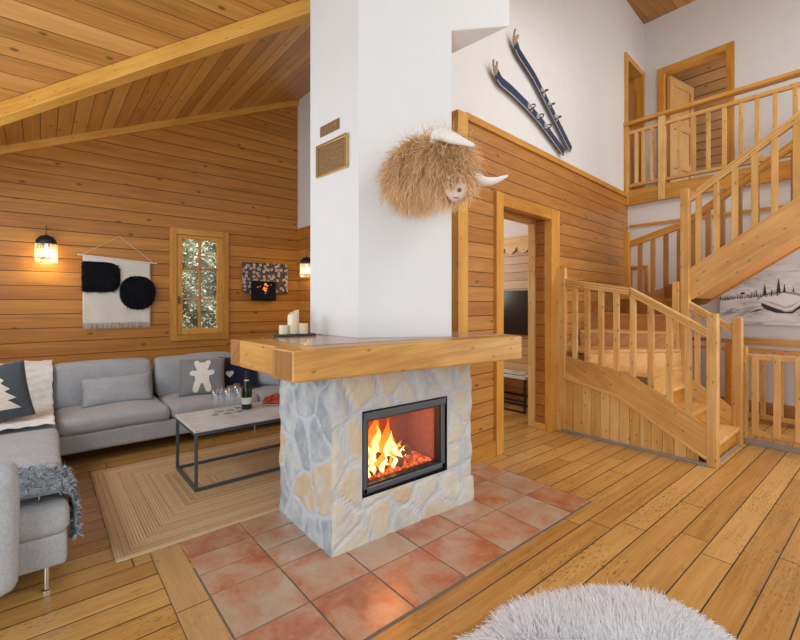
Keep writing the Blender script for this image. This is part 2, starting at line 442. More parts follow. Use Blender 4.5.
def jute_mat(cx, cy, hx, hy):
    g = G('jute_rug')
    tc, sp = g.sepc()
    dx = g.math('SUBTRACT', hx, g.math('ABSOLUTE', g.math('SUBTRACT', sp[0], cx)))
    dy = g.math('SUBTRACT', hy, g.math('ABSOLUTE', g.math('SUBTRACT', sp[1], cy)))
    d = g.math('MINIMUM', dx, dy)
    wv = g.math('SINE', g.math('MULTIPLY', d, 2 * PI / 0.016))
    row = g.white(g.vec(g.math('FLOOR', g.math('DIVIDE', d, 0.016)), 0.0, 0.0))
    big = g.noise(g.vec(g.math('MULTIPLY', d, 1.0), 0.0, 0.0), 13.0, 2)
    braid = g.noise(tc.outputs['Object'], 120.0, 2)
    f = g.math('ADD', g.math('MULTIPLY', row, 0.34), g.math('MULTIPLY', big, 0.24))
    f = g.math('ADD', f, g.math('MULTIPLY_ADD', wv, 0.07, 0.06))
    f = g.math('ADD', f, g.math('MULTIPLY', g.math('SUBTRACT', braid, 0.5), 0.5))
    c = g.ramp(f, [(0.0, (0.36, 0.22, 0.11)), (0.4, (0.60, 0.42, 0.235)), (0.85, (0.72, 0.55, 0.34))])
    b = g.bsdf(c, 0.95, g.bump(g.math('ADD', wv, braid), 0.4, 0.004))
    b.inputs['Specular IOR Level'].default_value = 0.1
    return g.m


def floral():
    g = G('floral_print')
    tc, sp = g.sepc()
    p = g.vec(sp[0], sp[2], 0.0)
    v = g.n('ShaderNodeTexVoronoi', {'Vector': p, 'Scale': 21.0, 'Randomness': 0.95}, voronoi_dimensions='2D')
    pk = g.n('ShaderNodeSeparateColor', {0: v.outputs['Color']}).outputs
    on = g.math('GREATER_THAN', pk[1], 0.22)
    fl = g.math('SUBTRACT', 1.0, g.smooth(v.outputs['Distance'], 0.36, 0.44))
    ctr = g.math('SUBTRACT', 1.0, g.smooth(v.outputs['Distance'], 0.10, 0.16))
    bg_ = g.ramp(g.noise(p, 30.0, 3), [(0.4, (0.035, 0.03, 0.03)), (0.6, (0.12, 0.075, 0.06)), (0.7, (0.05, 0.08, 0.15))])
    pet = g.mix(pk[2], (0.50, 0.43, 0.36), (0.70, 0.62, 0.52))
    c = g.mix(g.math('MULTIPLY', fl, on), bg_, pet)
    c = g.mix(g.math('MULTIPLY', ctr, on), c, (0.16, 0.10, 0.06))
    g.bsdf(c, 0.6)
    return g.m


def tabletop_mat():
    g = G('whitewashed_top')
    tc, sp = g.sepc()
    n = g.noise(g.vec(g.math('MULTIPLY', sp[0], 2.0), g.math('MULTIPLY', sp[1], 26.0), 0.0), 1.0, 4, 0.6, 0.5)
    n2 = g.noise(tc.outputs['Object'], 5.0, 3)
    f = g.math('ADD', g.math('MULTIPLY', n, 0.5), g.math('MULTIPLY', n2, 0.5))
    c = g.ramp(f, [(0.30, (0.46, 0.41, 0.37)), (0.43, (0.61, 0.615, 0.62)), (0.58, (0.70, 0.73, 0.77))])
    g.bsdf(c, 0.3, g.bump(n, 0.1, 0.003))
    return g.m


def mantel_top_mat():
    g = G('glazed_mantel_tiles')
    tc, sp = g.sepc()
    n = g.noise(tc.outputs['Object'], 8.0, 4)
    fx = g.math('FRACT', g.math('DIVIDE', sp[0], 0.2))
    fy = g.math('FRACT', g.math('DIVIDE', sp[1], 0.2))
    e = g.math('MINIMUM', g.math('MINIMUM', fx, g.math('SUBTRACT', 1.0, fx)), g.math('MINIMUM', fy, g.math('SUBTRACT', 1.0, fy)))
    c = g.ramp(n, [(0.35, (0.30, 0.17, 0.10)), (0.6, (0.46, 0.33, 0.24))])
    c = g.mix(g.smooth(e, 0.015, 0.03), (0.35, 0.33, 0.31), c)
    g.bsdf(c, 0.15)
    return g.m


def photo_mat():
    """black-and-white snow photograph: cloudy sky, distant trees, white slope"""
    g = G('snow_photograph')
    tc, sp = g.sepc()
    y, z = sp[1], sp[2]
    n = g.noise(g.vec(g.math('MULTIPLY', y, 3.0), g.math('MULTIPLY', z, 9.0), 0.0), 1.0, 5, 0.6, 0.6)
    sky = g.ramp(g.noise(g.vec(g.math('MULTIPLY', y, 2.0), g.math('MULTIPLY', z, 3.0), 5.0), 1.6, 4), [(0.35, (0.10, 0.088, 0.084)), (0.65, (0.42, 0.38, 0.36))])
    snow = g.ramp(n, [(0.30, (0.22, 0.205, 0.20)), (0.40, (0.60, 0.57, 0.56)), (0.55, (0.80, 0.78, 0.77))])
    hz = g.math('ADD', g.math('MULTIPLY_ADD', y, -0.22, 1.72), g.math('MULTIPLY', g.noise(g.vec(y, 0.0, 0.0), 14.0, 4), 0.09))
    f = g.smooth(g.math('SUBTRACT', z, hz), -0.006, 0.006)
    g.bsdf(g.mix(f, snow, sky), 0.55)
    return g.m


M['ember'] = ember_mat()
M['terracotta'] = terracotta()
M['stone'] = stone_mat()
M['floral'] = floral()
M['tabletop'] = tabletop_mat()
M['mantel_top'] = mantel_top_mat()
M['photo'] = photo_mat()
M['photo_black'] = plain('photograph_black', (0.03, 0.028, 0.027), 0.6)
M['photo_grey'] = plain('photograph_grey', (0.34, 0.315, 0.30), 0.6)
M['photo_mid'] = plain('photograph_mid_grey', (0.56, 0.535, 0.52), 0.6)
M['photo_white'] = plain('photograph_white', (0.86, 0.84, 0.83), 0.6)
M['grout'] = plain('grout', (0.15, 0.12, 0.10), 0.9)


# ------------------------------------------------------------------ geometry helpers
def tag(o, label=None, cat=None, group=None, kind=None):
    if label:
        o['label'] = label
    if cat:
        o['category'] = cat
    if group:
        o['group'] = group
    if kind:
        o['kind'] = kind
    return o


def thing(name, label, cat, loc=(0, 0, 0), group=None):
    o = bpy.data.objects.new(name, None)
    o.empty_display_size = 0.1
    COL.objects.link(o)
    o.location = loc
    return tag(o, label, cat, group)


def origin(o):
    p = Vector((0, 0, 0))
    while o is not None:
        p += o.location
        o = o.parent
    return p


RV = random.Random(5)


class MB:
    def __init__(s):
        s.v, s.f, s.uv = [], [], []

    def quad(s, pts, uvs=None):
        i = len(s.v)
        s.v += [tuple(p) for p in pts]
        s.f.append(tuple(range(i, i + len(pts))))
        s.uv.append(uvs or [(0.0, 0.0)] * len(pts))

    def box(s, a, b, xf=None, along=None):
        """axis-aligned box from corner a to corner b (optionally mapped by xf); UV u runs along the longest edge"""
        a = [min(p, q) for p, q in zip(a, b)], [max(p, q) for p, q in zip(a, b)]
        lo, hi = a
        d = [hi[i] - lo[i] for i in range(3)]
        L = along if along is not None else d.index(max(d))
        o1, o2 = [i for i in range(3) if i != L]
        off = RV.random() * 50
        uo = RV.random() * 9
        c = [(lo[0] if not k & 1 else hi[0], lo[1] if not k & 2 else hi[1], lo[2] if not k & 4 else hi[2]) for k in range(8)]
        i0 = len(s.v)
        s.v += [tuple(xf(p)) if xf else p for p in c]
        for q in ((0, 2, 3, 1), (4, 5, 7, 6), (0, 1, 5, 4), (2, 6, 7, 3), (0, 4, 6, 2), (1, 3, 7, 5)):
            s.f.append(tuple(i0 + k for k in q))
            s.uv.append([(c[k][L] + uo, off + c[k][o1] + c[k][o2]) for k in q])
        return s

    def beam(s, p, q, w, h, up=(0, 0, 1)):
        """square-section bar from p to q, w across, h in the up direction"""
        p, q = Vector(p), Vector(q)
        d = (q - p)
        L = d.length
        d.normalize()
        side = d.cross(Vector(up)).normalized()
        upv = side.cross(d)
        s.box((0, -w / 2, -h / 2), (L, w / 2, h / 2), xf=lambda t: p + d * t[0] + side * t[1] + upv * t[2], along=0)
        return s

    def prism(s, poly, vec, along=0):
        """polygon (3D points) pushed along vec"""
        poly = [Vector(p) for p in poly]
        vec = Vector(vec)
        n = len(poly)
        off = RV.random() * 50
        i = len(s.v)
        s.v += [tuple(p) for p in poly] + [tuple(p + vec) for p in poly]
        if isinstance(along, int):
            oth = [k for k in range(3) if k != along]
            U = lambda p: (p[along], off + p[oth[0]] + p[oth[1]])
        else:
            dr_ = Vector(along).normalized()
            sd_ = dr_.cross(vec.normalized())
            U = lambda p: (p.dot(dr_), off + p.dot(sd_) + p.dot(vec.normalized()))
        s.f.append(tuple(range(i, i + n))[::-1])
        s.uv.append([U(p) for p in poly][::-1])
        s.f.append(tuple(range(i + n, i + 2 * n)))
        s.uv.append([U(p + vec) for p in poly])
        for k in range(n):
            l = (k + 1) % n
            s.f.append((i + k, i + l, i + n + l, i + n + k))
            s.uv.append([U(poly[k]), U(poly[l]), U(poly[l] + vec), U(poly[k] + vec)])
        return s

    def tube(s, pts, r, n=10, cap=True):
        pts = [Vector(p) for p in pts]
        rs = r if isinstance(r, (list, tuple)) else [r] * len(pts)
        base = len(s.v)
        ref = None
        acc = 0
        for k, p in enumerate(pts):
            if k:
                acc += (p - pts[k - 1]).length
            t = (pts[min(k + 1, len(pts) - 1)] - pts[max(k - 1, 0)]).normalized()
            if ref is None:
                ref = t.orthogonal().normalized()
            ref = (ref - t * ref.dot(t)).normalized()
            b = t.cross(ref)
            for j in range(n):
                a = 2 * PI * j / n
                s.v.append(tuple(p + (ref * math.cos(a) + b * math.sin(a)) * rs[k]))
            if k:
                for j in range(n):
                    a0, a1 = base + (k - 1) * n + j, base + (k - 1) * n + (j + 1) % n
                    s.f.append((a0, a1, a1 + n, a0 + n))
                    s.uv.append([(acc, j / n)] * 4)
        if cap:
            s.f.append(tuple(range(base, base + n))[::-1])
            s.uv.append([(0, 0)] * n)
            e = base + (len(pts) - 1) * n
            s.f.append(tuple(range(e, e + n)))
            s.uv.append([(0, 0)] * n)
        return s

    def lathe(s, c, prof, n=20):
        """profile [(r, z)] about the vertical through c"""
        base = len(s.v)
        for r, z in prof:
            for j in range(n):
                a = 2 * PI * j / n
                s.v.append((c[0] + r * math.cos(a), c[1] + r * math.sin(a), c[2] + z))
        for k in range(1, len(prof)):
            for j in range(n):
                a0, a1 = base + (k - 1) * n + j, base + (k - 1) * n + (j + 1) % n
                s.f.append((a0, a1, a1 + n, a0 + n))
                s.uv.append([(0, 0)] * 4)
        return s

    def grid(s, fn, nu, nv, closed_u=False):
        base = len(s.v)
        for j in range(nv + 1):
            for i in range(nu + (0 if closed_u else 1)):
                s.v.append(tuple(fn(i / nu, j / nv)))
        W = nu if closed_u else nu + 1
        for j in range(nv):
            for i in range(nu):
                a, b = base + j * W + i, base + j * W + (i + 1) % W
                s.f.append((a, b, b + W, a + W))
                s.uv.append([(i / nu, j / nv), ((i + 1) / nu, j / nv), ((i + 1) / nu, (j + 1) / nv), (i / nu, (j + 1) / nv)])
        return s

    def build(s, name, mat, parent=None, bevel=0.0, seg=2, smooth=False, solid=0.0, subsurf=0):
        me = bpy.data.meshes.new(name)
        o0 = origin(parent) if parent is not None else Vector((0, 0, 0))
        me.from_pydata([(v[0] - o0.x, v[1] - o0.y, v[2] - o0.z) for v in s.v], [], s.f)
        uvl = me.uv_layers.new(name='UVMap')
        flat = np.array([c for f in s.uv for uv in f for c in uv], dtype=np.float32)
        uvl.data.foreach_set('uv', flat)
        me.materials.append(mat)
        if smooth:
            me.polygons.foreach_set('use_smooth', [True] * len(me.polygons))
        me.update()
        o = bpy.data.objects.new(name, me)
        COL.objects.link(o)
        if parent is not None:
            o.parent = parent
        if solid:
            md = o.modifiers.new('solid', 'SOLIDIFY')
            md.thickness = solid
            md.offset = 0
        if bevel:
            md = o.modifiers.new('bevel', 'BEVEL')
            md.width = bevel
            md.segments = seg
            md.limit_method = 'ANGLE'
        if subsurf:
            md = o.modifiers.new('sub', 'SUBSURF')
            md.levels = md.render_levels = subsurf
        return o


def bx(name, mat, a, b, parent=None, bevel=0.0, xf=None):
    return MB().box(a, b, xf).build(name, mat, parent, bevel)


def struct(o):
    o['kind'] = 'structure'
    return o


def softbox(c, size, r, bulge=(0, 0, 0), n=12, noise=0.0, seed=0, xf=None):
    """upholstered block: rounded edges, crowned faces"""
    m = MB()
    s = [x / 2 for x in size]
    r = min(r, min(s) * 0.98)
    rg = random.Random(seed)
    ph = [rg.random() * 6 for _ in range(6)]

    def P(p):
        q = [p[i] * s[i] for i in range(3)]
        inn = [max(-(s[i] - r), min(s[i] - r, q[i])) for i in range(3)]
        d = Vector([q[i] - inn[i] for i in range(3)])
        if d.length > 1e-9:
            d = d.normalized() * r
        o = Vector(inn) + d
        for i in range(3):
            j, k = [t for t in range(3) if t != i]
            o[i] += bulge[i] * p[i] * (1 - p[j] ** 2) * (1 - p[k] ** 2)
        if noise:
            w = noise * (math.sin(9 * o[0] + ph[0]) * math.sin(7 * o[1] + ph[1]) + 0.7 * math.sin(15 * o[2] + 8 * o[0] + ph[2]))
            o += d.normalized() * w if d.length > 1e-9 else Vector((0, 0, 0))
        o = o + Vector(c)
        return xf(o) if xf else o
    for ax in range(3):
        for sg in (-1, 1):
            def fn(u, v, ax=ax, sg=sg):
                # denser towards the edges so the rounding is smooth
                a = math.sin((u * 2 - 1) * PI / 2)
                b = math.sin((v * 2 - 1) * PI / 2)
                if sg < 0:
                    a = -a
                p = [0, 0, 0]
                p[ax] = sg
                p[(ax + 1) % 3] = a
                p[(ax + 2) % 3] = b
                return P(p)
            m.grid(fn, n, n)
    return m


def weld(o, d=0.0005):
    bm = bmesh.new()
    bm.from_mesh(o.data)
    bmesh.ops.remove_doubles(bm, verts=bm.verts, dist=d)
    bmesh.ops.recalc_face_normals(bm, faces=bm.faces)
    bm.to_mesh(o.data)
    bm.free()
    return o


def pillow(w, h, t, mat4, n=18, seed=0):
    """scatter cushion standing in its local x (width) z (height) plane, thickness along y"""
    m = MB()
    rg = random.Random(seed)
    p1, p2 = rg.random() * 6, rg.random() * 6

    def fn(sg):
        def f(u, v):
            a, b = u * 2 - 1, v * 2 - 1
            e = (max(0, 1 - abs(a) ** 2.6) * max(0, 1 - abs(b) ** 2.6)) ** 0.55
            pin = 1 - 0.05 * (1 - a * a) * abs(b) ** 2 - 0.0
            pin2 = 1 - 0.05 * (1 - b * b) * abs(a) ** 2
            y = sg * t / 2 * e * (1 + 0.06 * math.sin(5 * a + p1) * math.sin(4 * b + p2))
            return mat4 @ Vector((a * w / 2 * pin2, y, b * h / 2 * pin))
        return f
    f1 = fn(-1)
    f2 = fn(1)
    m.grid(f1, n, n)
    m.grid(lambda u, v: f2(1 - u, v), n, n)
    return m


def pillow_y(w, h, t, x, z):
    a, b = 2 * x / w, 2 * z / h
    return -t / 2 * (max(0, 1 - abs(a) ** 2.6) * max(0, 1 - abs(b) ** 2.6)) ** 0.55


def applique(m4, w, h, t, outline, lift=0.006, n=14):
    """flat felt shape laid on a pillow's front: outline in local (x, z), filled on a fine grid by radial fan"""
    m = MB()
    cx = sum(p[0] for p in outline) / len(outline)
    cz = sum(p[1] for p in outline) / len(outline)
    R = 8
    N = len(outline)
    for k in range(N):
        a, b = outline[k], outline[(k + 1) % N]
        for j in range(R):
            f0, f1 = j / R, (j + 1) / R
            pts = []
            for (p, f) in ((a, f0), (a, f1), (b, f1), (b, f0)):
                x, z = cx + (p[0] - cx) * f, cz + (p[1] - cz) * f
                pts.append(m4 @ Vector((x, pillow_y(w, h, t, x, z) - lift, z)))
            if j == 0:
                pts = pts[:1] + pts[1:3]
            m.quad(pts)
    return m


def strands(P, N, length, width, rng, comb=(0, 0, 0), grav=0.0, jit=0.35, seg=3, lenvar=0.35, curl=0.0):
    """mesh of tapered hair blades; P, N arrays (k,3)"""
    k = len(P)
    P = np.asarray(P, float)
    D = np.asarray(N, float) + rng.normal(0, jit, (k, 3)) + np.asarray(comb, float)
    D /= np.linalg.norm(D, axis=1, keepdims=True) + 1e-9
    L = length * (1 + rng.uniform(-lenvar, lenvar, k))
    S = np.cross(D, rng.normal(0, 1, (k, 3)))
    S /= np.linalg.norm(S, axis=1, keepdims=True) + 1e-9
    rows = []
    cur = P.copy()
    d = D.copy()
    ph = rng.uniform(0, 6.28, k)
    for j in range(seg + 1):
        wv = width * (1 - j / seg * 0.85)
        cc = cur + S * (curl * np.sin(ph + j * 1.9))[:, None] * (j > 0)
        rows.append((cc - S * wv / 2, cc + S * wv / 2))
        d = d + np.array([0, 0, -grav]) / seg
        d /= np.linalg.norm(d, axis=1, keepdims=True)
        cur = cur + d * (L / seg)[:, None]
    V = np.stack([r for pr in rows for r in pr], axis=1)          # k, 2*(seg+1), 3
    nv = 2 * (seg + 1)
    m = MB()
    m.v = V.reshape(-1, 3).tolist()
    rnd = rng.uniform(0, 1, k)
    for i in range(k):
        b = i * nv
        for j in range(seg):
            m.f.append((b + 2 * j, b + 2 * j + 1, b + 2 * j + 3, b + 2 * j + 2))
            y0, y1 = j / seg, (j + 1) / seg
            m.uv.append([(rnd[i], y0), (rnd[i], y0), (rnd[i], y1), (rnd[i], y1)])
    return m


def rotm(loc, rz=0, rx=0, ry=0):
    return Matrix.Translation(loc) @ Matrix.Rotation(rz, 4, 'Z') @ Matrix.Rotation(rx, 4, 'X') @ Matrix.Rotation(ry, 4, 'Y')


# ------------------------------------------------------------------ room geometry constants
YB = 5.45                                     # log wall behind the sofa
XE = 7.26                                     # end wall of the upper landing
E0 = Vector((2.795, 2.365, 0))
EX = Vector((0.9973, 0.0728, 0)).normalized()
EY = Vector((-EX.y, EX.x, 0))


def DW(p):                                     # frame of the panelled wall: x along it (same origin as the room), y into it, z up
    return E0 + EX * ((p[0] - E0.x) / EX.x) + EY * p[1] + Vector((0, 0, p[2]))


def dwy(x):
    return E0.y + (x - E0.x) * EX.y / EX.x


VA, VD = Vector((-0.235, 4.42, 2.82)), Vector((1.79, -1.47, 0.80))   # valley between the two roof slopes


def roof1(x):
    return 2.925 + 0.4456 * x


def roof2(y):
    return 2.82 + 0.544 * (4.42 - y)

# ================================================================== THE SETTING
# floor boards (one slab under everything)
struct(bx('floor', M['floor'], (-1.2, -3.0, -0.08), (7.4, 6.0, 0.0)))
M['floor_y'].node_tree  # the wide border board beside the tiles
struct(bx('trim_1', M['floor_y'], (0.45, 1.05, 0.0), (0.592, 2.75, 0.003)))
# terracotta hearth floor
TX = [0.598, 0.933, 1.268, 1.603, 1.940, 2.275, 2.612, 2.870]
TY = [1.410, 1.745, 2.080, 2.262, 2.447, 2.66]
m = MB()
for i in range(len(TX) - 1):
    for j in range(len(TY) - 1):
        if TX[i] > 1.3 and TY[j] > 2.3:
            continue
        x0, x1, y0, y1 = TX[i] + .004, TX[i + 1] - .004, TY[j] + .004, TY[j + 1] - .004
        if x0 > 1.3:
            y1 = min(y1, dwy((x0 + x1) / 2) - 0.002)
        if y1 - y0 < 0.03:
            continue
        k = len(m.f)
        m.box((x0, y0, 0.001), (x1, y1, 0.006))
        r = RV.random()
        for t in range(k, len(m.f)):
            m.uv[t] = [(r, 0.0)] * 4
struct(m.build('floor_tiles', M['terracotta'], None, 0.002))
struct(bx('floor_grout', M['grout'], (0.594, 1.402, 0.0), (2.874, 2.352, 0.0025)))

# log wall behind the sofa, pierced by the window
W0, W1, WZ0, WZ1 = 1.20, 1.72, 0.985, 2.15
m = MB()
for a, b in (((-1.2, YB, 0), (W0, YB + .16, 4.3)), ((W1, YB, 0), (2.9, YB + .16, 4.3)),
             ((W0, YB, 0), (W1, YB + .16, WZ0)), ((W0, YB, WZ1), (W1, YB + .16, 4.3))):
    m.box(a, b)
struct(m.build('wall_back', M['wall_x']))
struct(bx('wall_left', M['wall_y'], (-1.16, 2.3, 0), (-1.0, YB, 2.6)))
# side wall of the sofa corner: logs below, plaster above
struct(bx('wall_nook_lower', M['wall_y'], (2.71, 2.50, 0), (2.90, YB, 2.37)))
struct(bx('wall_nook_upper', M['plaster'], (2.72, 2.50, 2.37), (2.90, YB, 4.3)))

# roof: two boarded slopes meeting in a valley, and a level part over the landing
zc = 5.72
xt = (zc - 2.925) / 0.4456
yt = 4.42 - (zc - 2.82) / 0.544
sv = (-1.2 - VA.x) / VD.x
V0 = VA + VD * sv
m = MB()
m.quad([V0, (xt, yt, zc), (xt, YB + .05, zc), (-1.2, YB + .05, roof1(-1.2))])
struct(m.build('ceiling_west', M['ceil_y']))
m = MB()
m.quad([V0, (-1.2, yt, zc), (xt, yt, zc)])
struct(m.build('ceiling_south', M['ceil_x']))
m = MB()
m.quad([(xt, yt, zc), (7.5, yt, zc), (7.5, YB, zc), (xt, YB, zc)])
struct(m.build('ceiling_landing', M['ceil_x']))
# valley rafter and the cover strips along wall and valley
p0, p1 = VA + VD * sv, VA + VD * 1.7
struct(MB().beam(p0 - Vector((0, 0, .050)), p1 - Vector((0, 0, .050)), 0.10, 0.11).build('trim_2', M['orange'], None, 0.006))
struct(MB().beam((-1.1, YB - .02, roof1(-1.1) - .035), (2.73, YB - .02, roof1(2.73) - .035), 0.05, 0.075).build('trim_3', M['orange'], None, 0.004))

# the panelled wall with the doorway
D0, D1, DZ = 3.19, 4.10, 2.226
m = MB()
m.box((2.60, 0, 0), (D0 - .02, .18, 2.88), DW)
m.box((D0 - .02, 0, DZ + .03), (D1 + .055, .18, 2.88), DW)
m.box((D1 + .055, 0, 0), (6.47, .18, 2.88), DW)
struct(m.build('wall_door', M['panel']))
m = MB()
m.box((2.50, .03, 2.88), (6.42, .18, 6.0), DW)
m.box((6.42, .03, 4.88), (7.30, .18, 6.0), DW)
m.box((7.20, .03, 2.95), (7.30, .18, 4.88), DW)
struct(m.build('wall_door_upper', M['plaster']))
m = MB()
m.box((2.53, -.035, 0), (2.66, .10, 2.885), DW)
m.box((2.66, -.022, 2.845), (6.47, .10, 2.905), DW)
struct(m.build('trim_4', M['orange'], None, 0.004))
struct(MB().box((2.66, -.02, 0), (3.08, 0, .135), DW).build('baseboard_door', M['orange'], None, 0.003))
# doorway: flush outer posts and header, log-lined reveal, inner frame
m = MB()
m.box((3.08, -.03, 0), (3.19, .05, DZ + .115), DW)
m.box((4.10, -.03, 0), (4.28, .05, DZ + .115), DW)
m.box((3.19, -.025, DZ), (4.10, .05, DZ + .115), DW)
m.box((4.095, .05, 0), (4.165, .18, .06), DW)
struct(m.build('door_1_frame', M['orange'], None, 0.004))
m = MB()
m.box((4.125, .185, 0), (4.235, .26, DZ + .04), DW)
m.box((3.12, .18, 0), (3.20, .26, DZ + .04), DW)
m.box((3.20, .18, DZ - .02), (4.125, .26, DZ + .04), DW)
struct(m.build('trim_5', M['pine'], None, 0.004))

# the room beyond the doorway
m = MB()
m.box((4.90, 2.7, 0), (5.0, YB, 2.05))
struct(m.build('wall_far_room', M['bedroom_x']))
struct(bx('wall_far_room_upper', M['curtain_white'], (4.90, 2.7, 2.05), (5.0, YB, 2.6)))
struct(bx('ceiling_far_room', M['curtain_white'], (2.90, 2.75, 2.50), (5.0, YB, 2.56)))
m = MB()
poly = [(4.87, 2.95, 2.235), (4.87, 4.55, 2.235)]
N = 96
for i in range(N + 1):
    y = 4.55 - 1.6 * i / N
    ph = (y / 0.20) % 1.0
    poly.append((4.87, y, 2.10 - 0.085 * abs(math.sin(ph * PI)) ** .8))
m.prism(poly, (0.03, 0, 0), along=1)
struct(m.build('trim_6', M['pine']))

# landing level on the right: lower wall, ledge, slab, end wall, beam
struct(bx('wall_stair_lower', M['plaster'], (6.45, -1.6, 0), (6.60, 2.72, 2.75)))
struct(bx('trim_7', M['orange'], (6.425, -1.6, 2.42), (6.45, 2.60, 2.455)))
struct(bx('baseboard_stair', M['pine_dark'], (6.43, -1.6, 0.0), (6.45, 2.60, 0.20)))
struct(bx('floor_landing', M['floor'], (6.42, -1.6, 2.90), (7.40, 2.66, 2.95)))
struct(bx('trim_8', M['orange'], (6.385, -1.6, 2.735), (6.445, 2.60, 2.935), None, 0.005))
UY0, UY1, UZ = 1.66, 2.43, 4.83
m = MB()
m.box((XE, -1.6, 2.95), (XE + .12, UY0 - .05, 6.0))
m.box((XE, UY1 + .05, 2.95), (XE + .12, 2.75, 6.0))
m.box((XE, UY0 - .05, UZ + .05), (XE + .12, UY1 + .05, 6.0))
struct(m.build('wall_end', M['plaster']))
m = MB()
m.box((XE - .025, UY0 - .09, 2.95), (XE + .13, UY0, UZ + .09))
m.box((XE - .025, UY1, 2.95), (XE + .13, UY1 + .09, UZ + .09))
m.box((XE - .025, UY0, UZ), (XE + .13, UY1, UZ + .09))
struct(m.build('door_2_frame', M['orange'], None, 0.004))
m = MB()
m.box((6.40, .0, 2.95), (6.49, .19, 4.93), DW)
m.box((7.13, .0, 2.95), (7.215, .19, 4.93), DW)
m.box((6.49, .0, 4.85), (7.13, .19, 4.93), DW)
struct(m.build('door_3_frame', M['orange'], None, 0.004))
# closet behind the small door
m = MB()
m.box((6.3, .9, 2.9), (7.6, .95, 5.2), DW)
m.box((7.30, .19, 2.9), (7.35, .95, 5.2), DW)
m.box((6.3, .19, 4.98), (7.6, .95, 5.03), DW)
struct(m.build('wall_upper_side_room', M['plaster']))

# upstairs doors
dr = thing('door_leaf', 'open pine door with recessed panels in the upper doorway', 'door', (7.32, 2.40, 2.97))
th = math.radians(-8)


def DL(t):                                    # frame of the open leaf: x along it from the hinge, y towards the stairwell, z up
    return Vector((7.32 + t[0] * math.cos(th) + t[1] * math.sin(th), 2.40 + t[0] * math.sin(th) - t[1] * math.cos(th), t[2]))


MB().box((0, -.02, 2.97), (.74, .012, 4.80), DL).build('panel_board', M['door'], dr, 0.003)
m = MB()
for zz in (2.97, 3.42, 4.02, 4.68):
    m.box((.11, .012, zz), (.63, .030, zz + .12), DL)
m.box((0, .012, 2.97), (.11, .030, 4.80), DL)
m.box((.63, .012, 2.97), (.74, .030, 4.80), DL)
m.build('door_frame_rail', M['door'], dr, 0.003)
h = MB().box((.665, .030, 3.93), (.70, .036, 4.12), DL)
h.tube([DL((.68, .036, 4.06)), DL((.68, .075, 4.06)), DL((.57, .08, 4.06))], 0.009)
h.build('door_handle', M['black_steel'], dr)
d3 = thing('door_leaf', 'dark brown plank door ajar beside the landing corner', 'door', DW((6.52, .19, 2.97)))
m = MB()
H0 = Vector(DW((6.495, .075, 0)))
ang = math.atan2(EX.y, EX.x) + math.radians(2)
U, Wd = Vector((math.cos(ang), math.sin(ang), 0)), Vector((-math.sin(ang), math.cos(ang), 0))
for i in range(5):
    m.box((i * .122, 0, 2.97), (i * .122 + .119, .035, 4.66), xf=lambda t: H0 + U * t[0] + Wd * t[1] + Vector((0, 0, t[2])), along=2)
m.build('door_boards', M['brown_door'], d3, 0.003)

# the boarded attic room behind the open upper door
m = MB()
m.quad([(7.38, -1.0, 5.35), (7.38, 3.6, 5.35), (9.9, 3.6, 3.75), (9.9, -1.0, 3.75)])
struct(m.build('ceiling_upper_room', M['slope']))
m = MB()
m.box((9.75, -1.0, 2.9), (9.85, 3.6, 3.9))
m.box((7.38, 3.3, 2.9), (9.9, 3.4, 5.4))
struct(m.build('wall_upper_room', M['plaster']))
struct(bx('floor_upper_room', M['floor'], (7.40, -1.0, 2.90), (9.9, 3.4, 2.95)))

# frames added around the out-of-view lamps, dressing them as windows
for k, (nm, w_, h_) in enumerate((('assumed_left_glazing', 3.0, 2.4), ('assumed_rear_glazing', 4.5, 2.6), ('roof_fill', 3.2, 2.0),
                                  ('stair_fill', 2.0, 1.6), ('stairwell_fill', 1.6, 1.6))):
    bpy.context.view_layer.update()
    mw = bpy.data.objects[nm].matrix_world
    m = MB()
    X = lambda p: mw @ Vector(p)
    for a, b in (((-w_ / 2 - .09, -h_ / 2 - .09, -.02), (-w_ / 2 - .01, h_ / 2 + .09, .06)), ((w_ / 2 + .01, -h_ / 2 - .09, -.02), (w_ / 2 + .09, h_ / 2 + .09, .06)),
                 ((-w_ / 2, -h_ / 2 - .09, -.02), (w_ / 2, -h_ / 2 - .01, .06)), ((-w_ / 2, h_ / 2 + .01, -.02), (w_ / 2, h_ / 2 + .09, .06))):
        m.box(a, b, X)
    struct(m.build('window_%d' % (k + 2), M['orange']))

# ------------------------------------------------------------------ window in the log wall
wf = struct(thing('window_1', None, None, (1.455, YB, .91)))
m = MB()
X0, X1, Z0, Z1 = 1.129, 1.781, .912, 2.215
t = .072
for a, b in (((X0, YB - .03, Z0), (X0 + t, YB + .02, Z1)), ((X1 - t, YB - .03, Z0), (X1, YB + .02, Z1)),
             ((X0 + t, YB - .03, Z1 - t), (X1 - t, YB + .02, Z1)), ((X0 + t, YB - .03, Z0), (X1 - t, YB + .02, Z0 + t))):
    m.box(a, b)
m.build('window_frame', M['orange'], wf, 0.004)
m = MB()
for a, b in (((1.203, YB - .015, .987), (1.262, YB + .04, 2.14)), ((1.655, YB - .015, .987), (1.717, YB + .04, 2.14)),
             ((1.262, YB - .015, .987), (1.655, YB + .04, 1.048)), ((1.262, YB - .015, 2.10), (1.655, YB + .04, 2.14)),
             ((1.444, YB, 1.048), (1.470, YB + .035, 2.10)), ((1.262, YB, 1.388), (1.655, YB + .035, 1.408)), ((1.262, YB, 1.742), (1.655, YB + .035, 1.762))):
    m.box(a, b)
m.build('window_sash', M['orange'], wf, 0.003)
bx('window_pane', M['glass'], (1.255, YB + .018, 1.04), (1.665, YB + .022, 2.11), wf)
h = MB().box((1.216, YB - .024, 1.34), (1.236, YB - .015, 1.43))
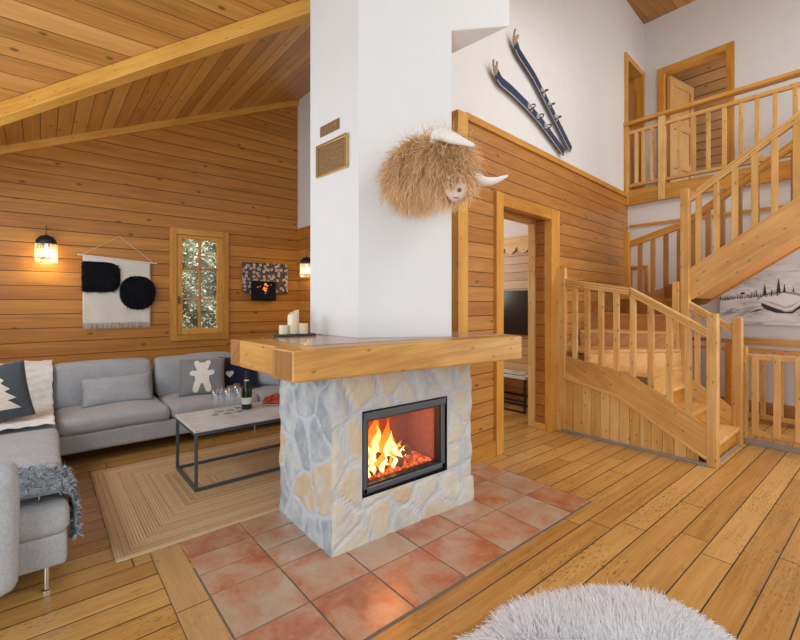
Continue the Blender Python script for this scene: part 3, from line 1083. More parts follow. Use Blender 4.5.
h.tube([(1.226, YB - .024, 1.40), (1.226, YB - .045, 1.40), (1.226, YB - .048, 1.33)], 0.007)
h.build('window_handle', M['steel'], wf)

# outside the window: snowy ground and a clipped hedge
struct(bx('ground', M['snow'], (-6, 6.2, -.4), (9, 16, -.3)))
rng = np.random.default_rng(3)
m = MB()


def hf(u, v):
    x = -1.0 + 5.4 * u
    if v < .75:
        z, y = -.35 + v / .75 * 2.95, 7.6
    else:
        z, y = 2.60 + .12 * math.sin(x * 3), 7.6 + (v - .75) / .25 * 1.2
    n = .10 * math.sin(7 * x + 3 * z) * math.sin(6 * z + x) + .05 * math.sin(23 * x + 9 * z) * math.sin(19 * z)
    return (x, y - n, z + n * .6)


m.grid(hf, 120, 60)
hd = m.build('hedge', M['hedge'], None, smooth=True)
tag(hd, 'clipped green hedge seen outside through the small window', 'hedge')
pts = rng.uniform(0, 1, (26000, 2))
P = np.array([hf(a, b * .8) for a, b in pts])
N = np.tile([0, -1.0, .3], (len(P), 1))
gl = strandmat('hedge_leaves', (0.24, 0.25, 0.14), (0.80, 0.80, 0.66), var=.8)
strands(P, N, .055, .026, rng, grav=.3, jit=.8, seg=1).build('leaves', gl, hd)
m = MB()
m.grid(lambda u, v: (-1.0 + 5.4 * u, 7.5 + 1.3 * v, 2.64 + .12 * math.sin((-1 + 5.4 * u) * 3) + .06 * math.sin(31 * u) * math.sin(5 * v) + .10 * math.sin(PI * v)), 80, 10)
m.build('snow_cap', M['snow'], hd, smooth=True)

# ================================================================== FIREPLACE
SA, SB, SCn, SD = (1.184, 1.977), (2.262, 1.952), (2.262, 2.30), (1.197, 2.64)     # plan of the stone block
ZS = 0.99
fp = thing('fireplace', 'white chimney over stone fireplace with thick timber mantel and glass-fronted fire', 'fireplace', (1.7, 2.2, 0))
IX0, IX1, IZ0, IZ1 = 1.372, 2.034, 0.262, 0.745


def stone_face(m, A, B, holes, seeds, rs, nrm, plinth=0.0):
    A, B = Vector((*A, 0)), Vector((*B, 0))
    L = (B - A).length
    d = (B - A) / L
    step = 0.02

    def cuts(n0, n1, extra):
        c = [n0]
        ks = sorted([e for e in extra if n0 < e < n1] + [n1])
        for k in ks:
            n = max(1, round((k - c[-1]) / step))
            b = c[-1]
            c += [b + (k - b) * (i + 1) / n for i in range(n)]
        return c
    ex, ez = [], []
    for h in holes:
        ex += [h[0], h[1]]
        ez += [h[2], h[3]]
    U, Z = cuts(0, L, ex), cuts(0, ZS, ez)
    S = np.array([(a, b) for a, b, _ in seeds])
    idx = {}
    fld = {}
    for i, u in enumerate(U):
        for j, z in enumerate(Z):
            jx, jz = .016 * math.sin(19 * u + 13 * z), .016 * math.sin(17 * z - 15 * u)
            dd = np.hypot(S[:, 0] - u - jx, (S[:, 1] - z - jz))
            o = np.argsort(dd)
            e = float((dd[o[1]] - dd[o[0]]) / 2)
            fld[(i, j)] = (seeds[o[0]][2], e)
            on_edge = i in (0, len(U) - 1)
            k = min(1.0, max(0.0, (e - .004) / .02))
            off = .008 * k * k * (3 - 2 * k) + rs.uniform(-.0012, .0012)
            if on_edge:
                off = 0.0
            for h in holes:
                if h[0] - 1e-6 <= u <= h[1] + 1e-6 and h[2] - 1e-6 <= z <= h[3] + 1e-6:
                    off = 0.004
            off += .25 * plinth * max(0, min(1, (.15 - z) / .04)) * max(0, min(1, (u - L + .35) / .05))
            p = A + d * u + Vector((0, 0, z)) + Vector(nrm) * off
            if on_edge:
                kk = .003 + .003 * math.sin(17 * z + 2) + .002 * math.sin(41 * z)
                sx = -1 if p.x < 1.7 else 1
                sy = -1 if p.y < 2.15 else 1
                p += Vector((sx * kk, sy * kk, 0))
            idx[(i, j)] = len(m.v)
            m.v.append(tuple(p))
    for i in range(len(U) - 1):
        for j in range(len(Z) - 1):
            cu, cz = (U[i] + U[i + 1]) / 2, (Z[j] + Z[j + 1]) / 2
            if any(h[0] < cu < h[1] and h[2] < cz < h[3] for h in holes):
                continue
            q = [(i, j), (i + 1, j), (i + 1, j + 1), (i, j + 1)]
            r0 = fld[q[0]][0]
            m.f.append(tuple(idx[k] for k in q))
            m.uv.append([(fld[k][0], fld[k][1]) for k in q])


def seeds_for(L, H, n, rs, lo, hi, mn=.13):
    out = []
    tries = 0
    while len(out) < n and tries < 4000:
        tries += 1
        a, b = rs.uniform(-.03, L + .03), rs.uniform(-.02, H + .02)
        if all(math.hypot((a - p[0]), (b - p[1]) * 1.0) > mn for p in out):
            out.append((a, b, rs.uniform(lo, hi)))
    return out


rs = random.Random(11)
m = MB()
d0 = Vector((SB[0] - SA[0], SB[1] - SA[1], 0)).normalized()
nf = Vector((d0.y, -d0.x, 0))
stone_face(m, SA, SB, [(IX0 - 1.184, IX1 - 1.184, IZ0, IZ1)], seeds_for(1.08, ZS, 30, rs, .34, .80, .155), rs, nf, .05)
d1 = Vector((SA[0] - SD[0], SA[1] - SD[1], 0)).normalized()
stone_face(m, SD, SA, [], [(a, b, (.86 if rs.random() < .12 else c)) for a, b, c in seeds_for(.665, ZS, 16, rs, .0, .28, .155)], rs, (d1.y, -d1.x, 0))  # left stones bluer: own grey, with bluish daylight partly put into the colour
stone_face(m, SB, SCn, [], seeds_for(.35, ZS, 9, rs, .3, .8), rs, (1, 0, 0), .0)
stone_face(m, SCn, SD, [], seeds_for(1.1, ZS, 24, rs, .2, .8), rs, (.3, .95, 0), .0)
body = m.build('stone_base', M['stone'], fp, smooth=False)
m = MB()
m.box((IX0 - .0, 1.972, IZ0), (IX1, 1.984, IZ0 + .002))
# plinth stone at the right foot
pl = softbox((2.232, 1.972, .085), (.10, .075, .172), .015, noise=.004, seed=4, n=8)
pl.uv = [[(.55, .2)] * 4 for _ in pl.f]
weld(pl.build('plinth_stone', M['stone'], fp, smooth=True))

# timber mantel: front beam, left beam, rear beam, glazed top
MZ0, MZ1 = 0.985, 1.137
m = MB()
poly = [(.874, 1.80), (2.405, 1.635), (2.44, 1.82), (1.06, 1.99), (.862, 2.0)]
m = MB().prism([(x, y, MZ0) for x, y in poly], (0, 0, MZ1 - MZ0), along=0)
m.build('mantel_front_beam', M['mantel'], fp, 0.012, 3)
MB().prism([(.8745, 1.812, MZ0 + .012), (.8640, 1.99, MZ0 + .012), (.8600, 1.99, MZ0 + .012), (.8705, 1.811, MZ0 + .012)], (0, 0, MZ1 - MZ0 - .024), along=2).build('beam_end_grain', M['endgrain'], fp)
m = MB().prism([(.893, 1.985, MZ0), (1.06, 1.97, MZ0), (1.05, 2.46, MZ0), (.872, 2.475, MZ0)], (0, 0, MZ1 - MZ0), along=1)
m.build('mantel_side_beam', M['mantel'], fp, 0.008, 2)
m = MB().prism([(.874, 2.482, MZ0), (2.30, 2.30, MZ0), (2.30, 2.33, MZ0), (1.60, 2.72, MZ0), (.862, 2.60, MZ0)], (0, 0, MZ1 - MZ0), along=0)
m.build('mantel_rear_beam', M['endgrain'], fp, 0.008, 2)
m = MB().prism([(1.02, 1.93, MZ0 + .02), (2.40, 1.78, MZ0 + .02), (2.30, 2.34, MZ0 + .02), (1.02, 2.52, MZ0 + .02)], (0, 0, MZ1 - MZ0 - .017), along=0)
m.build('mantel_top', M['mantel_top'], fp)
# chimney breast with its boxed-out duct at the top
CF, CR = Vector((1.458, 2.135, 0)), Vector((1.966, 1.847, 0))
cpoly = [CF, CR, Vector((2.10, 2.20, 0)), Vector((2.02, 2.60, 0)), Vector((1.421, 2.665, 0))]
m = MB().prism([p + Vector((0, 0, MZ1)) for p in cpoly], (0, 0, 3.55), along=2)
m.build('chimney_breast', M['plaster_rough'], fp, 0.008, 3)
FR = Vector((2.301, 1.657, 3.12))
FL = Vector((1.950, 1.856, 3.046))
BR, BL = Vector((1.985, 2.118, 2.939)), Vector((1.90, 2.06, 2.93))
up = Vector((0, 0, 1.5))
m = MB()
for q in ((FL, FR, FR + up, FL + up), (FR, BR, BR + up, FR + up), (BR, BL, BL + up, BR + up), (BL, FL, FL + up, BL + up), (FL, BL, BR, FR), (FL + up, FR + up, BR + up, BL + up)):
    m.quad(q)
weld(m.build('chimney_duct', M['plaster_rough'], fp, 0.006))

# the glass-fronted fire insert
ins = bx('fire_insert', M['firebrick'], (IX0 + .03, 2.30, IZ0 + .03), (IX1 - .03, 2.32, IZ1 - .03), fp)
m = MB()
m.box((IX0 + .02, 2.0, IZ0 + .03), (IX0 + .04, 2.31, IZ1 - .03))
m.box((IX1 - .04, 2.0, IZ0 + .03), (IX1 - .02, 2.31, IZ1 - .03))
m.box((IX0 + .02, 2.0, IZ1 - .05), (IX1 - .02, 2.31, IZ1 - .03))
m.box((IX0 + .02, 2.0, IZ0 + .03), (IX1 - .02, 2.31, IZ0 + .06))
m.build('firebox_lining', M['firebrick'], ins)
m = MB()
y0, y1 = 1.962, 2.02
m.box((IX0 + .006, y0, IZ0 + .02), (IX0 + .034, y1, IZ1 - .008))
m.box((IX1 - .040, y0, IZ0 + .02), (IX1 - .010, y1, IZ1 - .008))
m.box((IX0 + .006, y0 - .012, IZ1 - .050), (IX1 - .010, y1, IZ1 - .008))
m.box((IX0 + .006, y0, IZ0 + .02), (IX1 - .010, y1, IZ0 + .052))
m.build('insert_frame', M['steel'], ins, 0.005)
m = MB()
m.box((IX0 + .034, y0 + .012, IZ0 + .052), (IX0 + .046, y1, IZ1 - .050))
m.box((IX1 - .052, y0 + .012, IZ0 + .052), (IX1 - .040, y1, IZ1 - .050))
m.box((IX0 + .034, y0 + .012, IZ1 - .064), (IX1 - .040, y1, IZ1 - .050))
m.box((IX0 + .034, y0 + .012, IZ0 + .052), (IX1 - .040, y1, IZ0 + .062))
m.build('glass_bezel', M['black_steel'], ins)
bx('fire_window', M['fireglass'], (IX0 + .04, 2.0, IZ0 + .055), (IX1 - .045, 2.004, IZ1 - .055), ins)
m = MB().box((IX0, 1.985, IZ0 - .002), (IX1, 2.04, IZ0 + .018))
m.build('sill_plate', M['black_steel'], ins)
# flames
FX = [(1.53, 2.14, .35, .048, .24), (1.60, 2.17, .35, .060, .30), (1.655, 2.13, .35, .050, .29), (1.72, 2.16, .35, .040, .20),
      (1.50, 2.08, .34, .034, .15), (1.78, 2.15, .34, .032, .12), (1.57, 2.07, .34, .034, .13), (1.66, 2.08, .34, .030, .13), (1.84, 2.18, .35, .026, .09),
      (1.46, 2.06, .34, .028, .10), (1.62, 2.20, .36, .045, .33)]
fm = [MB(), MB()]
for k, (fx, fy, fz, r, h) in enumerate(FX):
    for lay, (sr, sh) in enumerate(((1.0, 1.0), (.62, .74))):
        def fl(u, v, k=k, fx=fx, fy=fy, fz=fz, r=r * sr, h=h * sh):
            a = 2 * PI * u
            rr = r * (math.sin(PI * min(1, v * .9 + .12)) ** .8) * (1 - v * .55) * (1 + .28 * math.sin(3 * a + 5 * v + k))
            rr *= (1 - v ** 4)
            w = .035 * math.sin(5.5 * v + k * 1.7) * v
            return (fx + rr * math.cos(a) + w, fy - .004 * lay + rr * math.sin(a) * (.75 if lay == 0 else .9), fz + h * v)
        fm[lay].grid(fl, 14, 16, closed_u=True)
fm[0].build('flame', M['flame_outer'], ins, smooth=True)
ff = [MB(), MB()]
fm[1].v = [(x, y - .028, z) for x, y, z in fm[1].v]
fm[1].build('flame_core', M['flame_inner'], ins, smooth=True)
m = MB()
rs2 = random.Random(8)
m.grid(lambda u, v: (IX0 + .05 + u * .55, 2.02 + v * .25, IZ0 + .063 + .045 * math.sin(PI * v) * (1 - .9 * u) + .014 * math.sin(41 * u) * math.sin(23 * v)), 60, 26)
eb = m.build('ember_bed', M['ember'], ins, smooth=True)
eb['kind'] = 'stuff'
fl_ = bpy.data.lights.new('fire_light', 'POINT')
fl_.energy = 5.5
fl_.color = (1.0, 0.36, 0.10)
fl_.shadow_soft_size = .14
flo = bpy.data.objects.new('fire_light', fl_)
COL.objects.link(flo)
flo.location = (1.56, 2.10, .56)
flo.parent = ins
flo.location = Vector((1.66, 2.12, .56)) - origin(ins)
# logs in the fire
LG = [((1.50, 2.22, .365), (1.88, 2.16, .375), .034, 'charred log lying across the embers at the back of the fire'),
      ((1.735, 2.055, .352), (1.58, 2.14, .415), .030, 'burning log with a pale sawn end facing the fire glass'),
      ((1.42, 2.05, .345), (1.58, 2.07, .350), .022, 'short glowing log at the left front of the fire')]
for a, b, r, lab in LG:
    t = thing('firewood_log', lab, 'log', a, 'logs burning in the fireplace')
    A_, B_ = Vector(a), Vector(b)
    pts = [A_ + (B_ - A_) * i / 6 for i in range(7)]
    MB().tube(pts, [r * (1 + .08 * math.sin(i * 2.1)) for i in range(7)], 12).build('log_body', M['bark'], t)
    dn = (A_ - B_).normalized() * .002
    MB().tube([A_ + dn, A_ + dn * 2], r * .86, 12).build('sawn_end', M['logend'], t)

# plaques on the chimney's left face
pq = thing('wall_plaque', 'small engraved bronze plate above the framed plaque on the white chimney', 'plaque', (1.435, 2.42, 2.45), 'bronze plaques on the chimney')


def CHL(p):                                   # frame of the chimney's left face: x = world y, y = outwards, z up
    f = (p[0] - 2.135) / (2.665 - 2.135)
    b = Vector((1.458 + f * (1.421 - 1.458), p[0], p[2]))
    return b + Vector((-.998, -.07, 0)) * p[1]


MB().box((2.32, 0, 2.448), (2.53, .008, 2.515), CHL).build('plate', M['bronze'], pq, .002)
m = MB()
for k in range(6):
    m.box((2.345 + k * .028, .008, 2.468), (2.361 + k * .028, .010, 2.498), CHL)
m.build('raised_lettering', M['brass'], pq)
pq = thing('wall_plaque', 'large brass-framed engraved plaque under the small plate on the white chimney', 'plaque', (1.435, 2.41, 2.18), 'bronze plaques on the chimney')
MB().box((2.235, 0, 2.195), (2.548, .012, 2.380), CHL).build('plate', M['bronze'], pq, .002)
m = MB()
for a, b in (((2.222, 0, 2.183), (2.561, .022, 2.203)), ((2.222, 0, 2.372), (2.561, .022, 2.392)), ((2.222, 0, 2.203), (2.242, .022, 2.372)), ((2.541, 0, 2.203), (2.561, .022, 2.372))):
    m.box(a, b, CHL)
m.build('plaque_frame', M['brass'], pq, .003)
rsl = random.Random(3)
for k in range(4):
    m = MB()
    yy = 2.345 - k * .034
    x = 2.27
    while x < 2.50:
        w = rsl.uniform(.01, .03)
        m.box((x, .012, yy - .012), (min(x + w, 2.52), .0135, yy), CHL)
        x += w + .008
    m.build('lettering_line', M['brass'], pq)

# candle tray on the mantel
tr = thing('candle_tray', 'dark slate candle tray lying on the timber mantel', 'tray', (1.245, 2.545, MZ1))
tx = lambda t: Vector((1.245, 2.545, MZ1 + .003)) + Vector((.985, -.17, 0)) * t[0] + Vector((.17, .985, 0)) * t[1] + Vector((0, 0, t[2]))
MB().box((-.115, -.05, 0), (.13, .055, .014), tx).build('tray_base', M['tray'], tr, .004)
for k, (cx, cy, r, h, lab) in enumerate(((-.066, .0, .030, .055, 'short squat cream candle at the left end of the slate tray'),
                                        (-.002, .012, .036, .135, 'tallest cream pillar candle in the middle of the slate tray'),
                                        (.056, -.012, .030, .065, 'short cream candle at the right of the tall one on the slate tray'))):
    p = tx((cx, cy, .0145))
    c = thing('pillar_candle', lab, 'candle', p, 'cream candles on the mantel tray')
    prof = [(0, 0), (r, 0), (r, h * .9), (r * .96, h), (r * .7, h - .004), (0, h - .005)]
    if k == 1:
        mm = MB().lathe(p, prof, 20)
        mm.v = [(x, y, z + (.018 * (x - p.x) / r if z > p.z + h * .8 else 0)) for x, y, z in mm.v]
        mm.build('wax', M['wax'], c, smooth=False)
    else:
        MB().lathe(p, prof, 20).build('wax', M['wax'], c, smooth=False)
    MB().tube([p + Vector((0, 0, h - .006)), p + Vector((0, .001, h + .008))], .0015, 6).build('wick', M['black_steel'], c)

# ================================================================== STAIRCASE
st = thing('staircase', 'pine winder staircase turning at the panelled wall and climbing to the landing', 'staircase', (4.7, 1.6, 0))
PX0, PX1 = 4.22, 5.10
RISE = .175
SLOPE = .707


def zt(y):                                     # top edge of the upper flight's stringer
    return 1.71 + SLOPE * (1.478 - y)


# lower flight: three straight steps
ys = [1.085, 1.310, 1.515]
for k, y in enumerate(ys):
    z = RISE * (k + 1)
    y2 = (ys + [1.72])[k + 1]
    bx('tread', M['pine'], (PX0 + .04, y - .03, z - .035), (PX1 - .02, y2 + .01, z), st, .006)
    bx('riser', M['orange'], (PX0 + .04, y, z - RISE), (PX1 - .02, y + .02, z - .036), st)
# winders about the newel
NW = Vector((5.10, 1.53, 0))
rect = (4.262, 1.53, 5.86, 2.42)


def ray_hit(a):
    dx, dy = math.cos(a), math.sin(a)
    best = 9
    if dx < -1e-6:
        best = min(best, (rect[0] - NW.x) / dx)
    if dx > 1e-6:
        best = min(best, (rect[2] - NW.x) / dx)
    if dy > 1e-6:
        best = min(best, (2.40 - NW.y) / dy)
    return NW + Vector((dx, dy, 0)) * best


angs = [180, 146, 118, 88, 58, 30, 0]
for k in range(len(angs) - 1):
    a0, a1 = math.radians(angs[k]), math.radians(angs[k + 1])
    z = RISE * (k + 4) - (0 if k else .0)
    p0_, p1_ = ray_hit(a0), ray_hit(a1)
    poly = [NW.copy(), p0_]
    for c in (Vector((rect[0], 2.40, 0)), Vector((rect[2], 2.40, 0))):
        ca = math.atan2(c.y - NW.y, c.x - NW.x)
        if a1 < ca < a0:
            poly.append(c)
    poly.append(p1_)
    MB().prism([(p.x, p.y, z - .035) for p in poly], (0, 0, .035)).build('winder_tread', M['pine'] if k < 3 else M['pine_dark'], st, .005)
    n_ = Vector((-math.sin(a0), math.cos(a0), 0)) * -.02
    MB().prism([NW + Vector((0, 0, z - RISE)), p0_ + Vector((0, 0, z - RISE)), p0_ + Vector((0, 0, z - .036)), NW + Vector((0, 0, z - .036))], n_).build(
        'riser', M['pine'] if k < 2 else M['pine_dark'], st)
# upper flight
UX0, UX1 = 5.12, 5.84
for k in range(9):
    y = 1.53 - .235 * k
    z = 1.575 + .166 * k
    bx('tread', M['pine'], (UX0 + .03, y - .245, z - .03), (UX1, y + .02, z), st, .004)
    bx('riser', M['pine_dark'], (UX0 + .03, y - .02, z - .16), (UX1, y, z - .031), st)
# stringers
YE = -.55
out = [(2.38, .805), (1.70, .682), (1.10, .34), (1.10, .078), (1.83, .478), (2.38, .582)]
MB().prism([(PX0, y, z) for y, z in out], (.04, 0, 0), along=(0, -.86, -.42)).build('outer_stringer', M['pine'], st, .004)
m = MB()
for a, b in (((1.10, .066), (1.83, .466)), ((1.83, .466), (2.38, .570))):
    m.beam((PX0 - .004, *a), (PX0 - .004, *b), .022, .026, up=(0, 0, 1))
m.build('stringer_moulding', M['pine'], st, .004)
inn = [(1.50, .60), (1.10, .34), (1.10, .02), (1.50, .30)]
MB().prism([(PX1 - .02, y, z) for y, z in inn], (.04, 0, 0), along=(0, -.84, -.54)).build('inner_stringer', M['pine'], st, .004)
near = [(1.478, zt(1.478)), (YE, zt(YE)), (YE, zt(YE) - .335), (1.40, zt(1.40) - .345), (1.478, zt(1.478) - .33)]
MB().prism([(UX0, y, z) for y, z in near], (.04, 0, 0), along=(0, -.816, .577)).build('upper_stringer', M['pine'], st, .004)
far = [(1.53, zt(1.53)), (YE, zt(YE)), (YE, zt(YE) - .335), (1.53, zt(1.53) - .335)]
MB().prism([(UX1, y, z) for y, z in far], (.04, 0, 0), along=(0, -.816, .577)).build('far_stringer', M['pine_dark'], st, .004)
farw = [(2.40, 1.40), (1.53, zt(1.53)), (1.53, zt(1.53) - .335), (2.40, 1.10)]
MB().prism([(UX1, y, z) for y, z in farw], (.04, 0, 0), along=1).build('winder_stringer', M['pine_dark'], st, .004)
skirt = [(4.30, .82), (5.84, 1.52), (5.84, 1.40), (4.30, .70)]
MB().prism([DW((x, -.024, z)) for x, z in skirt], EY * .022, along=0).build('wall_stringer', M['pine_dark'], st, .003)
sof = [(1.47, zt(1.47) - .315), (YE, zt(YE) - .315), (YE, zt(YE) - .30), (1.47, zt(1.47) - .30)]
MB().prism([(UX0 + .041, y, z) for y, z in sof], (UX1 - UX0 - .042, 0, 0), along=(0, -.816, .577)).build('soffit', M['pine_warm_shade'], st)
m = MB()
for k in range(7):
    y = 1.23 - .235 * k
    z = zt(y) - .337
    m.prism([(UX0 + .005, y, z + .01), (UX0 + .005, y - .035, z + .035), (UX0 + .005, y + .14, z - .08)], (.035, 0, 0), along=1)
m.build('soffit_cleat', M['pine'], st)
# boarded side under the lower flight
m = MB()
yb = 2.445


def zl(y):
    return .582 + (2.38 - y) * (.478 - .582) / .55 if y > 1.83 else .478 + (1.83 - y) * (.078 - .478) / .73


while yb > 1.16:
    ye = max(yb - .092, 1.14)
    a, b = yb - .0015, ye + .0015
    pts = [(a, 0.0), (b, 0.0), (b, zl(b) - .012)]
    if b < 1.83 < a:
        pts.append((1.83, zl(1.83) - .012))
    pts.append((a, zl(a) - .012))
    m.prism([(PX0 + .008, y, z) for y, z in pts], (.014, 0, 0), along=2)
    yb = ye
m.build('side_boards', M['pine'], st, .002, 1)
m = MB()
m.box((PX0 - .012, 1.10, 0), (PX0 + .006, 2.39, .028))
m.box((PX0 + .08, 1.05, 0), (PX1 - .05, 1.068, .028))
m.build('floor_trim', M['skirting_grey'], st, .003)
# newels and handrails
for nm, a, b, mt in (('newel_post', (PX0 - .005, 1.028, 0), (PX0 + .075, 1.102, 1.262), 'pine'), ('newel_post', (PX1 - .03, 1.045, 0), (PX1 + .05, 1.118, 1.21), 'pine'),
                     ('newel_post', (PX1 - .025, 1.475, .3), (PX1 + .05, 1.555, 2.525), 'pine'), ('newel_post', (PX1 - .03, 1.56, .5), (PX1 + .04, 1.628, 1.572), 'pine'),
                     ('wall_post', (PX0 - .01, 2.345, .0), (PX0 + .04, 2.445, 1.72), 'pine'), ('wall_post', (UX1 - .01, 2.36, 1.10), (UX1 + .05, 2.435, 2.265), 'orange')):
    bx(nm, M[mt], a, b, st, .006)


def rail(name, pts, w, h, mat):
    m = MB()
    pts = [Vector(p) for p in pts]
    for a, b in zip(pts, pts[1:]):
        d = (b - a).normalized() * .012
        c = (b - a).normalized()
        upz = Vector((0, 0, 1 / max(.3, math.hypot(c.x, c.y))))
        m.beam(a - d, b + d, w - .010, h - .006)
        for o in (-h / 3, 0, h / 3):
            m.beam(a - d + upz * o, b + d + upz * o, w, h / 3 - .005)
    return m.build(name, mat, st, .004, 2)


rail('handrail', [(PX0 + .02, 2.36, 1.572), (PX0 + .02, 1.70, 1.455), (PX0 + .02, 1.10, 1.105)], .052, .072, M['pine'])
rail('handrail', [(PX1 + .01, 1.50, 1.345), (PX1 + .01, 1.11, 1.085)], .05, .07, M['pine'])
rail('handrail', [(UX0 + .02, 1.49, 2.425), (UX0 + .02, YE, 2.425 + .68 * (1.49 - YE))], .05, .075, M['pine'])
rail('handrail', [(UX1 + .02, 2.40, 2.10), (UX1 + .02, 1.72, 2.295), (UX1 + .02, YE, 2.295 + .71 * (1.72 - YE))], .05, .085, M['orange'])


def interp(tab, y):
    for (y0, z0), (y1, z1) in zip(tab, tab[1:]):
        if y1 <= y <= y0:
            return z0 + (z1 - z0) * (y0 - y) / (y0 - y1)
    return tab[-1][1]


for y in (2.248, 2.118, 1.979, 1.832, 1.682, 1.528, 1.379, 1.236):
    zb = interp([(2.38, .805), (1.70, .682), (1.10, .34)], y)
    ztp = interp([(2.38, 1.54), (1.70, 1.42), (1.10, 1.07)], y)
    bx('baluster', M['pine'], (PX0 + .003, y - .025, zb - .03), (PX0 + .037, y + .025, ztp + .02), st, .003)
for y in (1.41, 1.24):
    bx('baluster', M['pine'], (PX1 - .01, y - .022, .3), (PX1 + .026, y + .022, 1.09 + .65 * (y - 1.12)), st, .003)
for y in [1.408, 1.256, 1.111, .96, .816, .668, .52, .372, .224, .08, -.07, -.22, -.37]:
    bx('baluster', M['pine'], (UX0 + .002, y - .025, zt(y) - .03), (UX0 + .038, y + .025, 2.40 + .68 * (1.49 - y)), st, .003)
for y in [2.24, 2.09, 1.945, 1.80, 1.66, 1.51, 1.378, 1.225, 1.08, .93, .78, .63, .48, .33, .18]:
    zb = interp([(2.40, 1.40), (1.53, zt(1.53)), (-2, zt(-2))], y)
    ztp = interp([(2.40, 2.08), (1.72, 2.27), (YE, 2.27 + .71 * (1.72 - YE))], y)
    bx('baluster', M['pine_dark'], (UX1 + .002, y - .025, zb - .03), (UX1 + .038, y + .025, ztp), st, .003)

# landing balustrade
gb = thing('landing_balustrade', 'pine balustrade along the upper landing in front of the open door', 'railing', (6.42, 1.6, 2.74))
GX = 6.42
GE = -.6
bx('newel_post', M['orange'], (GX - .045, 2.595, 2.74), (GX + .03, 2.655, 3.86), gb, .005)
bx('newel_post', M['pine'], (GX - .045, 2.135, 2.74), (GX + .045, 2.215, 3.86), gb, .005)
bx('handrail', M['orange'], (GX - .06, GE, 3.862), (GX + .06, 2.66, 3.91), gb, .008)
bx('sub_rail', M['pine'], (GX - .025, GE, 3.735), (GX + .025, 2.60, 3.785), gb, .005)
bx('bottom_rail', M['pine'], (GX - .025, GE, 2.985), (GX + .025, 2.60, 3.03), gb, .005)
for y in [2.50, 2.41, 2.30, 1.976, 1.812, 1.656, 1.491, 1.324, 1.175, 1.014, .844, .69, .53, .37, .21, .05, -.11]:
    bx('baluster', M['pine'], (GX - .018, y - .022, 3.02), (GX + .018, y + .022, 3.745), gb, .003)

# safety gate and the guard rail on the far side of the stairwell
gt = thing('stair_gate', 'low pine gate of upright bars on a grey floor strip beside the bottom step', 'gate', (5.25, .6, 0))
bx('top_rail', M['pine'], (5.23, .02, .808), (5.27, 1.07, .862), gt, .005)
bx('bottom_rail', M['pine'], (5.23, .02, .080), (5.27, 1.07, .132), gt, .005)
bx('gate_post', M['pine'], (5.22, 1.035, .03), (5.275, 1.075, .93), gt, .005)
bx('gate_post', M['pine'], (5.22, .0, .03), (5.275, .04, .93), gt, .005)
for y in (.975, .815, .665, .515, .365, .215, .09):
    bx('gate_bar', M['pine'], (5.215, y - .025, .09), (5.255, y + .025, .85), gt, .003)
MB().box((5.19, .0, 0), (5.24, 1.045, .048)).build('floor_strip', M['skirting_grey'], gt, .004)
MB().box((5.155, 1.085, .97), (5.20, 1.10, 1.0)).build('latch', M['black_steel'], gt, .003)
gg = thing('stairwell_guard', 'pine guard rail along the white wall behind the low gate', 'railing', (6.2, .9, 0))
bx('top_rail', M['pine'], (6.16, -.6, .875), (6.235, 1.30, .955), gg, .005)
bx('top_rail', M['pine_warm_shade'], (6.175, 1.30, .885), (6.225, 2.20, .93), gg, .005)
bx('mid_rail', M['pine_warm_shade'], (6.18, -.6, .795), (6.22, 2.20, .832), gg, .005)
bx('bottom_rail', M['pine'], (6.18, -.6, .05), (6.22, 2.20, .10), gg, .005)
bx('guard_post', M['pine_warm_shade'], (6.17, 1.365, 0), (6.23, 1.43, .875), gg, .005)
bx('guard_post', M['pine'], (6.17, 2.14, 0), (6.23, 2.20, .93), gg, .005)
for y in (1.235, 1.085, .935, .785, .635, .485, .335, .185, .035, -.115, -.265):
    bx('guard_bar', M['pine'], (6.182, y - .022, .09), (6.218, y + .022, .80), gg, .003)
# small wooden surround on the white wall behind the winders
cb = thing('wall_hatch', 'small wood-framed white hatch on the white wall behind the winder stairs', 'hatch', (6.44, 2.48, 1.2))
m = MB()
m.box((6.41, 2.35, 1.0), (6.448, 2.395, 1.87))
m.box((6.41, 2.395, 1.82), (6.448, 2.57, 1.87))
m.box((6.41, 2.555, 1.0), (6.448, 2.595, 1.87))
m.build('hatch_frame', M['orange'], cb, .003)
bx('hatch_panel', M['plaster'], (6.435, 2.395, 1.0), (6.448, 2.555, 1.82), cb)

# the framed snow photograph on the stairwell wall
ph = thing('wall_photograph', 'large black and white photograph of snowy chalets on the stairwell wall', 'picture', (6.43, .9, 1.44))
bx('canvas_edge', M['pine'], (6.412, .25, 1.098), (6.449, 1.535, 1.785), ph)
m = MB().quad([(6.4105, 1.533, 1.10), (6.4105, .252, 1.10), (6.4105, .252, 1.783), (6.4105, 1.533, 1.783)])
bx('print', M['photo'], (6.4085, .252, 1.10), (6.4118, 1.533, 1.783), ph)


def flat(name, mat, pts, x=6.407, t=.001):
    return MB().prism([(x, y, z) for y, z in pts], (t, 0, 0), along=1).build(name, mat, ph)


